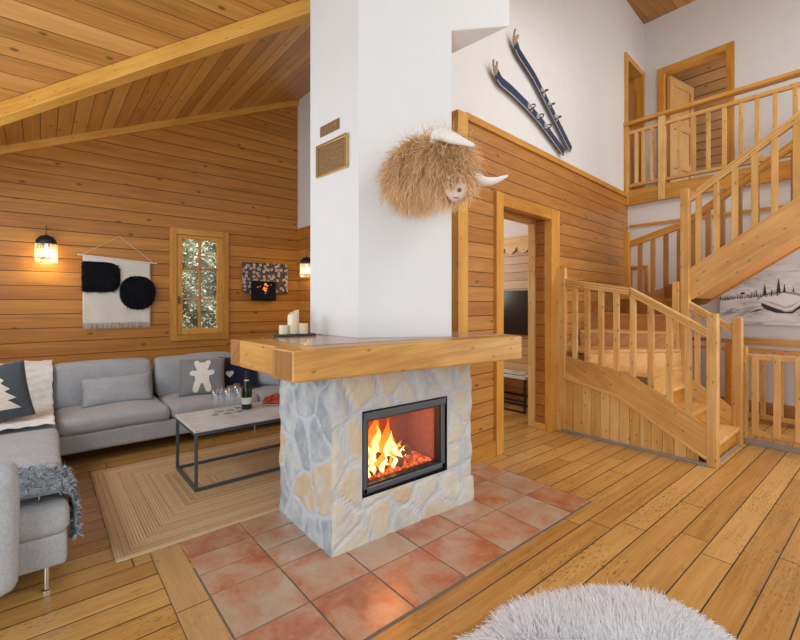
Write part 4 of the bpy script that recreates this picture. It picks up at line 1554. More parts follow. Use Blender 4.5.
flat('printed_roof', M['photo_white'], [(1.173, 1.385), (1.112, 1.45), (.93, 1.476), (.806, 1.44), (.70, 1.40), (.70, 1.36), (.806, 1.345), (.873, 1.275), (.93, 1.266), (1.033, 1.316), (1.133, 1.371)])
flat('printed_roof_slope', M['photo_grey'], [(.93, 1.462), (.86, 1.47), (.72, 1.43), (.74, 1.415), (.84, 1.452)], 6.4062)
flat('printed_roof_edge', M['photo_mid'], [(1.150, 1.392), (1.04, 1.335), (.93, 1.286), (.873, 1.300), (.806, 1.372), (.873, 1.330), (.93, 1.312), (1.04, 1.362)], 6.4062)
flat('printed_roof_shade', M['photo_grey'], [(1.183, 1.390), (1.118, 1.456), (.93, 1.484), (.80, 1.452), (.70, 1.415), (.70, 1.385), (.80, 1.425), (.93, 1.462), (1.105, 1.440), (1.165, 1.385)], 6.4066)
flat('printed_eaves', M['photo_black'], [(1.133, 1.352), (1.033, 1.300), (.93, 1.252), (.873, 1.255), (.806, 1.325), (.70, 1.34), (.70, 1.315), (.80, 1.295), (.87, 1.232), (1.0, 1.236), (1.099, 1.277), (1.139, 1.320)])
rt = random.Random(6)
m = MB()


def fir(m, y, z, h):
    w = h * .30
    pts = []
    n = 5
    for i in range(n):
        f = i / n
        pts.append((y + w / 2 * (1 - f) * (1.0), z + h * f))
        pts.append((y + w / 2 * (1 - f) * .55, z + h * (f + .8 / n)))
    left = [(2 * y - a, b) for a, b in pts][::-1]
    m.prism([(6.4062, a, b) for a, b in pts + [(y, z + h)] + left], (.001, 0, 0), along=1)


for y, z, h in ((1.105, 1.44, .135), (.985, 1.465, .165), (.935, 1.47, .10), (1.045, 1.45, .07), (.86, 1.475, .06)):
    fir(m, y, z, h)
for k in range(34):
    y = 1.525 - k * .0165
    fir(m, y, 1.385 + (1.52 - y) * .10 + rt.uniform(-.008, .006), rt.uniform(.03, .065))
m.build('printed_firs', M['photo_black'], ph)
m = MB()
for k in range(9):
    y = 1.40 - k * .062 + rt.uniform(-.01, .01)
    z = 1.455 + (1.40 - y) * .14 + rt.uniform(-.012, .012)
    w, h = rt.uniform(.03, .05), rt.uniform(.03, .045)
    m.prism([(6.4066, a, b) for a, b in ((y + w, z), (y, z + h * .6), (y - w, z + h * .2), (y - w, z - h * .2), (y + w, z - h * .35))], (.001, 0, 0), along=1)
m.build('printed_distant_roofs', M['photo_white'], ph)
m = MB()
for k in range(16):
    y, z = rt.uniform(1.15, 1.48), rt.uniform(1.19, 1.30)
    w, h = rt.uniform(.03, .09), rt.uniform(.003, .009)
    m.prism([(6.4066, a, b) for a, b in ((y + w, z - w * .35), (y + w * .1, z + h), (y - w, z + w * .30), (y, z - h))], (.001, 0, 0), along=1)
m.build('printed_tracks', M['photo_grey'], ph)

# ================================================================== SOFA CORNER
so = thing('corner_sofa', 'light grey fabric corner sofa on thin chrome legs against the log walls', 'sofa', (.1, 4.9, 0))


def sb(name, lo, hi, r=.04, bulge=(0, 0, 0), n=12, noise=.002, seed=1, mat='sofa', xf=None):
    c = [(a + b) / 2 for a, b in zip(lo, hi)]
    s = [b - a for a, b in zip(lo, hi)]
    return weld(softbox(c, s, r, bulge, n, noise, seed, xf).build(name, M[mat], so, smooth=True))


sb('seat_base', (-.92, 2.575, .115), (.10, 5.38, .270), .02)
sb('seat_base', (.10, 4.44, .105), (2.62, 5.38, .262), .02)
sb('seat_cushion', (-.70, 2.565, .262), (.108, 3.30, .405), .045, (0, 0, .03), seed=2, noise=.004)
sb('seat_cushion', (-.70, 3.305, .262), (.105, 4.24, .405), .045, (0, 0, .03), seed=3, noise=.004)
sb('seat_cushion', (-.70, 4.245, .262), (.095, 5.14, .400), .045, (0, 0, .02), seed=4, noise=.004)
sb('seat_cushion', (.098, 4.425, .258), (.93, 5.14, .388), .05, (0, 0, .03), seed=5, noise=.004)
sb('seat_cushion', (.935, 4.425, .258), (1.775, 5.14, .388), .05, (0, 0, .03), seed=6, noise=.004)
sb('seat_cushion', (1.78, 4.425, .258), (2.62, 5.14, .388), .05, (0, 0, .03), seed=7, noise=.004)
sb('back_frame', (-.97, 5.26, .115), (2.66, 5.43, .64), .03, seed=8)
sb('back_frame', (-.98, 2.575, .115), (-.86, 5.30, .64), .03, seed=9)
sb('armrest', (-.98, 2.42, .115), (-.072, 2.56, .680), .06, (0, .015, .0), seed=10, noise=.003)
lean = lambda y0, k: (lambda p: Vector((p[0], p[1] + k * (p[2] - .38), p[2])))
sb('back_cushion', (.075, 4.98, .365), (.885, 5.17, .775), .05, (0, .02, .012), seed=11, noise=.006, xf=lean(0, .22))
sb('back_cushion', (.925, 4.98, .365), (1.74, 5.17, .772), .05, (0, .02, .012), seed=12, noise=.006, xf=lean(0, .22))
sb('back_cushion', (1.78, 4.98, .365), (2.58, 5.17, .770), .05, (0, .02, .012), seed=13, noise=.006, xf=lean(0, .22))
sb('back_cushion', (-.86, 4.98, .375), (.06, 5.17, .765), .07, (0, .02, .012), seed=14, noise=.006, xf=lean(0, .22))
leanx = lambda p: Vector((p[0] - .22 * (p[2] - .38), p[1], p[2]))
sb('back_cushion', (-.86, 2.62, .38), (-.66, 3.55, .77), .07, (.02, 0, .012), seed=15, noise=.006, xf=leanx)
sb('back_cushion', (-.86, 3.60, .38), (-.66, 4.85, .77), .07, (.02, 0, .012), seed=16, noise=.006, xf=leanx)
for x, y in ((.022, 2.61), (.115, 4.475), (1.74, 4.48), (-.80, 2.62), (.022, 4.2)):
    MB().lathe((x, y, 0), [(0, 0), (.018, 0), (.018, .008), (.011, .012), (.011, .118), (0, .118)], 14).build('leg', M['chrome'], so, smooth=False)

# white crinkled throw over the sofa's corner
wt = thing('throw_blanket', 'white crinkled throw draped over the corner seat and back of the sofa', 'blanket', (-.4, 4.8, .4))
prof = [(5.335, .60), (5.30, .775), (5.24, .800), (5.15, .795), (5.065, .770), (5.025, .70), (4.985, .58), (4.955, .48), (4.90, .435), (4.80, .428), (4.6, .432), (4.4, .430), (4.27, .424), (4.215, .424)]
PL = [Vector((0, a, b)) for a, b in prof]
acc = [0]
for a, b in zip(PL, PL[1:]):
    acc.append(acc[-1] + (b - a).length)


def along(v):
    d = v * acc[-1]
    for i in range(len(PL) - 1):
        if d <= acc[i + 1] or i == len(PL) - 2:
            f = (d - acc[i]) / (acc[i + 1] - acc[i])
            return PL[i].lerp(PL[i + 1], f), (PL[i + 1] - PL[i]).normalized()


def wtf(u, v):
    p, t = along(v)
    nrm = Vector((0, t.z, -t.y))
    if nrm.z < 0 and abs(t.z) < .5:
        nrm = -nrm
    if abs(t.z) >= .5:
        nrm = Vector((0, -1, 0))
    x = -.88 + .965 * u + .003 * math.sin(34 * v + 3) * u ** 8 + .003 * math.sin(90 * v)
    w = .006 * math.sin(23 * x + 9 * v) * math.sin(31 * v + 4 * x) + .004 * math.sin(61 * x) * math.sin(77 * v) + .003 * math.sin(140 * v + 20 * x)
    q = p + nrm * (.010 + w) + Vector((x, 0, 0))
    if v > .9:
        q.y += .022 * math.sin(5 * x + 1) * (v - .9) * 10 - .05 * max(0, u - .85) / .15 * (v - .9) * 10
    return q


weld(MB().grid(wtf, 90, 110).build('throw_cloth', M['white_throw'], wt, smooth=True, solid=.008))


def frame_mat(br, xd, zd, w, h):
    X = Vector(xd).normalized()
    Z = Vector(zd).normalized()
    Y = Z.cross(X).normalized()
    Z = X.cross(Y).normalized()
    c = Vector(br) - X * (w / 2) + Z * (h / 2)
    m4 = Matrix((X, Y, Z)).transposed().to_4x4()
    m4.translation = c
    return m4


def cushion(name, label, w, h, t, m4, mat, seed=0, group='scatter cushions on the sofa', cat='cushion'):
    th = thing(name, label, cat, m4.translation - Vector((0, 0, h / 2)), group)
    weld(pillow(w, h, t, m4, 20, seed).build('cushion_cover', M[mat], th, smooth=True))
    return th


# tree cushion on the white throw
mt = frame_mat((-.027, 4.36, .490), (.93, -.12, .20), (-.25, .32, .90), .46, .45)
t = cushion('scatter_cushion', 'dark charcoal cushion with a cream fir tree on the white throw', .46, .45, .13, mt, 'charcoal', 1)
half = [(.03, -.20), (.028, -.135), (.165, -.15), (.10, -.075), (.15, -.07), (.085, .0), (.125, .005), (.065, .075), (.10, .08), (0.0, .195)]
tree = half + [(-a, b) for a, b in half[::-1]][1:]
applique(mt, .46, .45, .13, tree, .005).build('fir_tree_motif', M['cream'], t, solid=.008)
# lumbar cushion
ml = frame_mat((.845, 4.80, .405), (1, 0, 0.01), (0, .36, .93), .555, .27)
cushion('lumbar_cushion', 'long light grey lumbar cushion against the first back cushion', .57, .27, .12, ml, 'sofa', 2)
# bear cushion
mb_ = frame_mat((1.475, 4.60, .405), (.93, -.30, 0.0), (.04, .34, .93), .435, .385)
t = cushion('scatter_cushion', 'mid grey cushion with a cream teddy bear on the sofa', .435, .385, .13, mb_, 'bear_grey', 3)
bear = []
hb = [(0, .136), (.024, .137), (.036, .152), (.054, .160), (.072, .152), (.079, .134), (.072, .116), (.066, .098), (.060, .078), (.046, .060), (.062, .050), (.092, .056), (.112, .044), (.116, .022), (.100, .004), (.066, -.002),
      (.064, -.04), (.078, -.09), (.088, -.13), (.080, -.155), (.058, -.165), (.038, -.155), (.024, -.12), (.012, -.085), (.0, -.075)]
bear = hb + [(-a, b) for a, b in hb[::-1]][1:-1]
applique(mb_, .435, .385, .13, bear, .005).build('teddy_bear_motif', M['white_felt'], t, solid=.010)
# heart cushion
mh = frame_mat((1.875, 4.70, .405), (.95, -.25, 0.0), (.0, .34, .93), .40, .37)
t = cushion('scatter_cushion', 'dark navy cushion with a small white heart beside the bear cushion', .40, .37, .13, mh, 'navy', 4)
heart = []
for k in range(28):
    a = 2 * PI * k / 28
    heart.append((.0034 * 16 * math.sin(a) ** 3 * .75 - .105, .0027 * (13 * math.cos(a) - 5 * math.cos(2 * a) - 2 * math.cos(3 * a) - math.cos(4 * a)) - .02))
applique(mh, .40, .37, .13, heart, .005).build('heart_motif', M['white_felt'], t, solid=.006)
# plain cushions at the right end
mg = frame_mat((2.10, 4.62, .405), (.72, -.69, 0), (.15, .20, .95), .36, .36)
cushion('scatter_cushion', 'plain light grey cushion at the right end of the sofa behind the wine bottle', .36, .36, .15, mg, 'sofa', 5)
mg = frame_mat((2.42, 4.72, .405), (.95, -.30, 0), (.0, .30, .95), .38, .38)
cushion('scatter_cushion', 'plain grey cushion in the far right corner of the sofa behind the red food', .38, .38, .15, mg, 'sofa_dark', 6)

# grey knitted throw over the near end of the seat
gt_ = thing('throw_blanket', 'fluffy blue grey knitted throw over the near end of the sofa seat', 'blanket', (0, 2.8, .4))
pf = [(-.34, .448), (-.20, .455), (-.05, .455), (.06, .448), (.100, .43), (.122, .39), (.124, .32), (.120, .25), (.116, .19)]


def gtf(u, v):
    q = u * (len(pf) - 1)
    i = min(int(q), len(pf) - 2)
    f = q - i
    x = pf[i][0] * (1 - f) + pf[i + 1][0] * f
    z = pf[i][1] * (1 - f) + pf[i + 1][1] * f
    wide = (.42 - .10 * u) * (1 - .55 * max(0, u - .6) / .4)
    y0 = 2.60 + .05 * u
    y = y0 + wide * v + .02 * math.sin(9 * u + 2)
    e = 1 - (2 * v - 1) ** 4
    lump = .020 * math.sin(11 * y + 14 * u) * math.sin(19 * u) + .012 * math.sin(43 * y + 9 * u) + .008 * math.sin(60 * u + 20 * y)
    up_ = 1 if u < .6 else max(0, 1 - (u - .6) * 2.5)
    return Vector((x + (lump * .6 + .012) * (1 - up_), y, z + (.022 * e + lump * e) * up_ + .006))


weld(MB().grid(gtf, 70, 44).build('knit', M['throw_grey'], gt_, smooth=True, solid=.012))
rng = np.random.default_rng(12)
for nm, mtl, cnt in (('light_yarn', 'yarn_light', 1500), ('dark_yarn', 'yarn_dark', 1300)):
    uvs = rng.uniform(0, 1, (cnt, 2))
    P, N = [], []
    for a, b in uvs:
        p = gtf(a, b)
        P.append(tuple(p))
        n_ = (gtf(min(1, a + .01), b) - gtf(a - .01 if a > .01 else a, b)).cross(gtf(a, min(1, b + .01)) - gtf(a, b - .01 if b > .01 else b))
        n_.normalize()
        N.append(tuple(n_ if n_.z > -.2 else -n_))
    strands(P, N, .030, .007, rng, grav=1.2, jit=.8, seg=4, curl=.005).build(nm, M[mtl], gt_)

# ================================================================== RUG, TABLE AND WHAT STANDS ON IT
rx0, rx1, ry0, ry1 = .30, 2.25, 2.645, 4.20
M['jute'] = jute_mat((rx0 + rx1) / 2, (ry0 + ry1) / 2, (rx1 - rx0) / 2, (ry1 - ry0) / 2)
m = MB()


def rugf(u, v):
    x, y = rx0 + (rx1 - rx0) * u, ry0 + (ry1 - ry0) * v
    eu = min(u, 1 - u)
    if eu < .03:
        x += .004 * math.sin(13 * y) * (1 if u < .5 else -1)
    return (x, y + .006 * math.sin(9 * x) * (1 if v < .02 or v > .98 else 0), .0125 if 0 < u < 1 and 0 < v < 1 else .009)


m.grid(rugf, 60, 50)
rug = m.build('jute_rug', M['jute'], None, smooth=True)
tag(rug, 'natural braided jute rug on the floor under the coffee table', 'rug')
rug.modifiers.new('solid', 'SOLIDIFY').thickness = .006

ct = thing('coffee_table', 'low coffee table with whitewashed top and black steel frame on the rug', 'table', (1.4, 3.53, 0))
tx0, tx1, ty0, ty1, TH = .832, 1.98, 3.25, 3.82, .452
bx('tabletop', M['tabletop'], (tx0, ty0, TH - .022), (tx1, ty1, TH), ct, .003)
s_ = .021
for x in (tx0 + .004, tx1 - .004 - s_):
    for y in (ty0 + .004, ty1 - .004 - s_):
        bx('leg', M['steel'], (x, y, .0135), (x + s_, y + s_, TH - .0225), ct, .002)
for y in (ty0 + .004, ty1 - .004 - s_):
    bx('floor_bar', M['steel'], (tx0 + .004 + s_, y, .0135), (tx1 - .004 - s_, y + s_, .0135 + s_), ct, .002)
    bx('top_bar', M['steel'], (tx0 + .004 + s_, y, TH - .0465), (tx1 - .004 - s_, y + s_, TH - .0225), ct, .002)
for x in (tx0 + .004, tx1 - .004 - s_):
    bx('floor_bar', M['steel'], (x, ty0 + .004 + s_, .0135), (x + s_, ty1 - .004 - s_, .0135 + s_), ct, .002)
    bx('top_bar', M['steel'], (x, ty0 + .004 + s_, TH - .0465), (x + s_, ty1 - .004 - s_, TH - .0225), ct, .002)

wb = thing('wine_bottle', 'dark sparkling wine bottle with cream label on the coffee table', 'bottle', (1.345, 3.64, TH))
c = (1.345, 3.64, TH + .001)
MB().lathe(c, [(0, 0), (.040, 0), (.043, .006), (.043, .15), (.040, .175), (.026, .215), (.018, .245), (.0155, .262)], 24).build('bottle_body', M['bottle'], wb, smooth=True)
MB().lathe(c, [(.0165, .235), (.0160, .262), (.0150, .300), (.0175, .302), (.0175, .312), (.013, .322), (0, .322)], 20).build('neck_foil', M['foil'], wb, smooth=True)
MB().lathe(c, [(.0436, .045), (.0438, .046), (.0438, .098), (.0436, .099)], 24).build('paper_label', M['label'], wb, smooth=True)
MB().lathe(c, [(.0200, .236), (.0203, .238), (.0190, .246), (.0188, .247)], 20).build('neck_band', M['label'], wb, smooth=True)
fp_ = [(0, .003), (.030, .0), (.031, .003), (.008, .006), (.0045, .012), (.0045, .075), (.010, .085), (.022, .115), (.0265, .150), (.0270, .205),
       (.0258, .205), (.0252, .150), (.0205, .118), (.006, .090), (0, .088)]
spots = [(1.075, 3.60, 'champagne flute nearest the left end of the coffee table, front row'), (1.14, 3.68, 'champagne flute behind the leftmost flute on the coffee table'),
         (1.165, 3.575, 'second champagne flute from the left in the front row on the coffee table'), (1.22, 3.67, 'champagne flute in the middle of the back row on the coffee table'),
         (1.255, 3.575, 'champagne flute at the right of the front row beside the bottle'), (1.29, 3.72, 'champagne flute right behind the wine bottle on the coffee table')]
M['flute'] = glassmat('flute_glass', (.90, .93, .96), 1.9, .14)
first = None
for x, y, lab in spots:
    if first is None:
        first = thing('champagne_flute', lab, 'glass', (x, y, TH), 'champagne flutes on the coffee table')
        MB().lathe((x, y, TH + .001), fp_, 20).build('flute_bowl', M['flute'], first, smooth=True)
        o = first
    else:
        o = first.copy()
        COL.objects.link(o)
        for ch in list(first.children):
            c2 = ch.copy()
            COL.objects.link(c2)
            c2.parent = o
        o.location = (x, y, TH)
        o['label'] = lab

pt = thing('serving_plate', 'round wooden plate on the coffee table by the fireplace', 'plate', (1.63, 3.64, TH))
MB().lathe((1.61, 3.66, TH + .001), [(0, 0), (.095, 0), (.117, .014), (.120, .016), (.116, .018), (.096, .007), (0, .007)], 28).build('plate_dish', M['plate'], pt, smooth=True)
fd = thing('cured_meat_platter', 'heap of red cured meat slices piled on the wooden plate', 'food', (1.63, 3.64, TH + .009))
fd['kind'] = 'stuff'
rf = random.Random(2)
m = MB()
for k in range(80):
    a, r = rf.uniform(0, 6.28), .095 * math.sqrt(rf.random())
    cx, cy = 1.61 + r * math.cos(a), 3.66 + r * math.sin(a)
    cz = TH + .016 + .060 * (1 - (r / .11) ** 2) * rf.random() ** .6 + .006
    R1 = rf.uniform(.016, .026)
    tl = Matrix.Translation((cx, cy, cz)) @ Matrix.Rotation(rf.uniform(0, 6), 4, 'Z') @ Matrix.Rotation(rf.uniform(-.7, .7), 4, 'X')
    m.grid(lambda u, v: tl @ Vector(((u * 2 - 1) * R1, (v * 2 - 1) * R1 * .8, .006 * math.sin(5 * u) * math.cos(4 * v))), 4, 4)
m.build('meat_slices', M['red_food'], fd, smooth=True, solid=.003)

# ================================================================== THINGS ON THE LOG WALL
wh = thing('wall_hanging', 'off-white woven wall hanging with two shaggy black shapes on the log wall', 'tapestry', (.64, YB - .02, 1.6))
yw = YB - .028
MB().tube([(.285, yw, 1.842), (1.0, yw, 1.790)], .007, 10).build('hanging_rod', M['canvas'], wh)
MB().tube([(.33, yw - .004, 1.845), (.644, yw + .018, 2.062), (.955, yw - .004, 1.80)], .0028, 6).build('cord', M['canvas'], wh)


def clth(u, v):
    x = .328 + .604 * u
    zt_ = 1.835 - .045 * u
    return (x, yw - .004 + .004 * math.sin(18 * u) * v, zt_ + (1.135 - zt_) * v)


MB().grid(clth, 40, 40).build('woven_cloth', M['canvas'], wh, smooth=True, solid=.005)
rng = np.random.default_rng(4)
P = np.stack([rng.uniform(.33, .93, 620), np.full(620, yw - .006), np.full(620, 1.145)], 1)
strands(P, np.tile([0, -.05, -1.0], (620, 1)), .062, .0042, rng, jit=.10, seg=2, lenvar=.15).build('fringe', M['fringe_white'], wh)


def blob(name, cx, cz, rxx, rzz, sq, flatl=False):
    def inside(x, z):
        a, b = abs(x - cx) / rxx, abs(z - cz) / rzz
        if flatl and x < cx:
            return a < 1 and b < 1
        return a ** sq + b ** sq < 1

    def f(u, v):
        a = 2 * PI * u
        ca, sa = math.cos(a), math.sin(a)
        k = (abs(ca) ** sq + abs(sa) ** sq) ** (-1 / sq)
        if flatl and ca < 0:
            k = 1 / max(abs(ca), abs(sa))
        return (cx + rxx * ca * k * v, yw - .012 - .012 * (1 - v ** 6), cz + rzz * sa * k * v)
    b = MB().grid(f, 60, 10, closed_u=True).build(name, M['black_pile'], wh, smooth=True, solid=.006)
    P = []
    while len(P) < 2200:
        x, z = rng.uniform(cx - rxx, cx + rxx), rng.uniform(cz - rzz, cz + rzz)
        if inside(x, z):
            P.append((x, yw - .018, z))
    N = np.tile([0, -1.0, -.2], (len(P), 1))
    strands(P, N, .030, .007, rng, grav=.5, jit=.5, seg=2).build('shag_pile', M['fur_black'], b)
    return b


blob('shaggy_patch', .485, 1.620, .165, .155, 3.2, True)
blob('shaggy_patch', .812, 1.462, .168, .180, 2.3)

fl2 = thing('floral_picture', 'dark canvas print of pale flowers on the log wall right of the window', 'picture', (2.26, YB - .015, 1.67))
bx('canvas_print', M['floral'], (1.956, YB - .030, 1.470), (2.560, YB - .001, 1.868), fl2, .002)
bb = thing('ember_wall_light', 'black shaggy wall box with glowing embers in front of the floral picture', 'wall light', (2.21, YB - .05, 1.5))
weld(softbox((2.212, YB - .060, 1.505), (.325, .050, .255), .022, (0, .01, 0), 10, .003, 3).build('black_box', M['black_pile'], bb, smooth=True))
m = MB()
for x, z, r in ((2.225, 1.585, .018), (2.250, 1.570, .010), (2.205, 1.540, .014), (2.235, 1.535, .012), (2.215, 1.515, .018), (2.235, 1.500, .009), (2.19, 1.525, .009), (2.12, 1.55, .006), (2.22, 1.475, .008), (2.30, 1.585, .005), (2.15, 1.56, .006)):
    m.lathe((x, YB - .092, z), [(0, -r), (r * .8, -r * .6), (r, 0), (r * .7, r * .8), (0, r * 1.5)], 8)
eo = m.build('glowing_embers', M['tiny_fire'], bb)
eo['kind'] = 'stuff'


def sconce(name, label, c, nv, energy):
    """wall sconce: bracket rod, dark dome cap, ribbed glass shade, bead fringe"""
    c = Vector(c)
    nv = Vector(nv)
    t = thing(name, label, 'wall light', c, 'glass wall sconces')
    a = c + nv * .115
    MB().lathe(a, [(0, .238), (.012, .237), (.050, .222), (.076, .190), (.086, .150), (.083, .148), (.070, .180), (0, .200)], 24).build('dome_cap', M['black_steel'], t, smooth=True)
    MB().tube([c + Vector((0, 0, .30)) + nv * .008, a + Vector((0, 0, .33)) - nv * .05, a + Vector((0, 0, .31)), a + Vector((0, 0, .235))], .006, 8).build('bracket_rod', M['bronze'], t, smooth=True)
    MB().lathe(c + Vector((0, 0, .20)) + nv * .004, [(0, 0), (.003, 0)], 6)
    m = MB()
    n = 22
    for k in range(n):
        an = 2 * PI * k / n
        p = a + Vector((.078 * math.cos(an), .078 * math.sin(an), 0))
        m.tube([p + Vector((0, 0, .150)), p + Vector((0, 0, .012))], .0085, 6)
    sh = m.build('glass_rod_shade', M['shade'], t, smooth=True)
    m = MB()
    for z in (.105, .060, .012):
        m.tube([a + Vector((.088 * math.cos(2 * PI * k / 28), .088 * math.sin(2 * PI * k / 28), z)) for k in range(29)], .0022, 6)
    m.build('wire_ring', M['black_steel'], t)
    m = MB()
    for k in range(n):
        an = 2 * PI * k / n
        p = a + Vector((.080 * math.cos(an), .080 * math.sin(an), 0))
        m.lathe(p, [(0, -.030), (.006, -.022), (.004, -.008), (.001, .010)], 6)
    m.build('bead_fringe', M['shade'], t)
    MB().lathe(a, [(0, .055), (.018, .07), (.024, .09), (.016, .115), (0, .15)], 14).build('bulb', M['bulb'], t, smooth=True)
    l = bpy.data.lights.new('sconce_glow', 'POINT')
    l.energy = energy
    l.color = (1.0, .72, .38)
    l.shadow_soft_size = .03
    lo = bpy.data.objects.new('sconce_glow', l)
    COL.objects.link(lo)
    lo.parent = t
    lo.location = (a + Vector((0, 0, .03))) - c
    return t


g = G('pressed_glass')
tb = g.n('ShaderNodeBsdfTranslucent', {'Color': (.62, .60, .56)})
tp = g.n('ShaderNodeBsdfTransparent', {'Color': (1, .97, .92)})
gl_ = g.n('ShaderNodeBsdfGlossy', {'Color': (1, 1, 1), 'Roughness': .1})
mx = g.n('ShaderNodeMixShader', {0: .55})
mx2 = g.n('ShaderNodeMixShader', {0: .12})
g.t.links.new(tb.outputs[0], mx.inputs[1])
g.t.links.new(tp.outputs[0], mx.inputs[2])
g.t.links.new(mx.outputs[0], mx2.inputs[1])
g.t.links.new(gl_.outputs[0], mx2.inputs[2])
g.t.links.new(mx2.outputs[0], g.out.inputs[0])
M['shade'] = g.m
sconce('wall_sconce', 'lit glass wall sconce on the log wall left of the wall hanging', (.043, YB, 1.765), (0, -1, 0), 5)
sconce('wall_sconce', 'lit glass wall sconce in the corner right of the floral picture', (2.71, 4.95, 1.70), (-1, 0, 0), 3.5)

# ================================================================== ROOM BEYOND THE DOORWAY
tv = thing('television', 'black flat television on the boarded wall seen through the doorway', 'television', (4.84, 3.8, .95))
bx('screen_panel', M['screen'], (4.825, 3.195, .935), (4.845, 4.25, 1.515), tv, .004)
bx('bezel_back', M['black_steel'], (4.845, 3.30, 1.0), (4.899, 4.15, 1.45), tv, .004)
cn = thing('console_table', 'low pale topped console with black legs under the television', 'table', (4.65, 3.5, 0))
bx('tabletop', M['tabletop'], (4.50, 3.02, .415), (4.86, 4.30, .452), cn, .003)
for x, y in ((4.51, 3.03), (4.83, 3.03), (4.51, 4.27), (4.83, 4.27)):
    bx('leg', M['black_steel'], (x, y, 0), (x + .022, y + .022, .415), cn)
for x in (4.51, 4.83):
    bx('floor_bar', M['black_steel'], (x, 3.052, .0), (x + .022, 4.27, .02), cn)
    bx('shelf_bar', M['black_steel'], (x, 3.052, .13), (x + .022, 4.27, .155), cn)
mg_ = thing('magazine', 'open magazine lying on the console under the television', 'magazine', (4.62, 3.25, .452))
m = MB()
m.grid(lambda u, v: (4.53 + .20 * u, 3.10 + .30 * v, .4545 + .012 * abs(math.sin(2 * PI * v)) ** .7), 3, 24)
M['page'] = plain('printed_page', (.55, .55, .55), .5, nscale=30, namt=.5)
m.build('pages', M['page'], mg_, smooth=True, solid=.003)

# ================================================================== SKIS
def ski(label, pts, width, tipw):
    """old ski fixed to the plaster: pts run tip to tail as (x, z) on the wall"""
    P = [Vector((a, 0, b)) for a, b in pts]
    t = thing('ski', label, 'ski', DW((pts[-1][0], -.02, pts[-1][1])), 'pair of old blue skis')
    n = 40
    L = [0]
    for a, b in zip(P, P[1:]):
        L.append(L[-1] + (b - a).length)

    def at(d):
        for i in range(len(P) - 1):
            if d <= L[i + 1] or i == len(P) - 2:
                return P[i].lerp(P[i + 1], (d - L[i]) / (L[i + 1] - L[i]))

    def pos(s, c, o):
        d = s * L[-1]
        p = at(d)
        q = at(min(L[-1], d + .02)) - at(max(0, d - .02))
        q.normalize()
        nrm = Vector((-q.z, 0, q.x))
        lift = .004 + .035 * max(0, (.14 - s) / .14) ** 2
        p = p + nrm * c
        return Vector(DW((p.x, -(lift + o), p.z)))

    def strip(name, mat, s0, s1, c0, c1, o0, o1, n=30):
        m = MB()
        for k in range(n):
            a, b = s0 + (s1 - s0) * k / n, s0 + (s1 - s0) * (k + 1) / n
            A_ = [pos(a, c0, o0), pos(a, c1, o0), pos(a, c1, o1), pos(a, c0, o1)]
            B_ = [pos(b, c0, o0), pos(b, c1, o0), pos(b, c1, o1), pos(b, c0, o1)]
            for i in range(4):
                j = (i + 1) % 4
                m.quad([A_[i], A_[j], B_[j], B_[i]])
            if k == 0:
                m.quad(A_)
            if k == n - 1:
                m.quad(B_)
        return weld(m.build(name, M[mat], t, smooth=False))
    w = width / 2
    strip('ski_board', 'ski_blue', .075, 1.0, -w, w, 0, .012)
    strip('ski_tip', 'ski_wood', .03, .075, -w * .85, w * .85, 0, .012, 6)
    strip('tip_prong', 'ski_wood', .0, .031, -w * .95, -w * .5, 0, .010, 5)
    strip('tip_prong', 'ski_wood', .012, .031, w * .5, w * .95, 0, .010, 5)
    strip('metal_edge', 'ski_edge', .10, 1.0, -w - .001, -w + .007, .009, .0135)
    for s0, s1 in ((.44, .50), (.56, .60), (.67, .72)):
        strip('binding_plate', 'ski_edge', s0, s1, -w * .6, w * .6, .0125, .020, 3)
    c0, c1 = pos(.46, 0, .03), pos(.71, 0, .03)
    for s in (.47, .585, .70):
        m = MB()
        ring = []
        for k in range(13):
            a = PI * k / 12
            ring.append(pos(s + .012 * math.cos(a), w * 1.05 * math.cos(a), .02 + .05 * math.sin(a)))
        m.tube(ring, .006, 6)
        m.build('binding_strap', M['leather'], t, smooth=True)
    return t


ski('blue ski on the white wall, the upper and steeper of the pair', [(3.392, 3.876), (3.385, 3.80), (3.463, 3.727), (3.763, 3.601), (4.162, 3.354), (4.591, 3.079)], .084, .03)
ski('blue ski on the white wall, the lower and flatter of the pair', [(3.033, 3.473), (3.064, 3.406), (3.158, 3.343), (3.375, 3.318), (3.647, 3.265), (3.904, 3.194), (4.418, 3.003)], .084, .03)

# ================================================================== HIGHLAND COW HEAD
cw = thing('cow_head', 'shaggy tan plush highland cow head with white horns mounted on the chimney', 'wall decoration', (1.70, 1.96, 2.1))
nC = Vector((-.493, -.870, 0))
rC = Vector((.870, -.493, 0))
ELL = [((1.70, 1.90, 2.105), (.165, .12, .150)), ((1.665, 1.77, 2.115), (.165, .15, .150)), ((1.63, 1.58, 2.085), (.130, .125, .135)), ((1.60, 1.50, 1.99), (.075, .075, .09))]


def inside(p):
    for c, r in ELL:
        d = p - Vector(c)
        a, b, z = d.dot(rC) / r[0], d.dot(nC) / r[1], d.z / r[2]
        if a * a + b * b + z * z < 1:
            return True
    return False


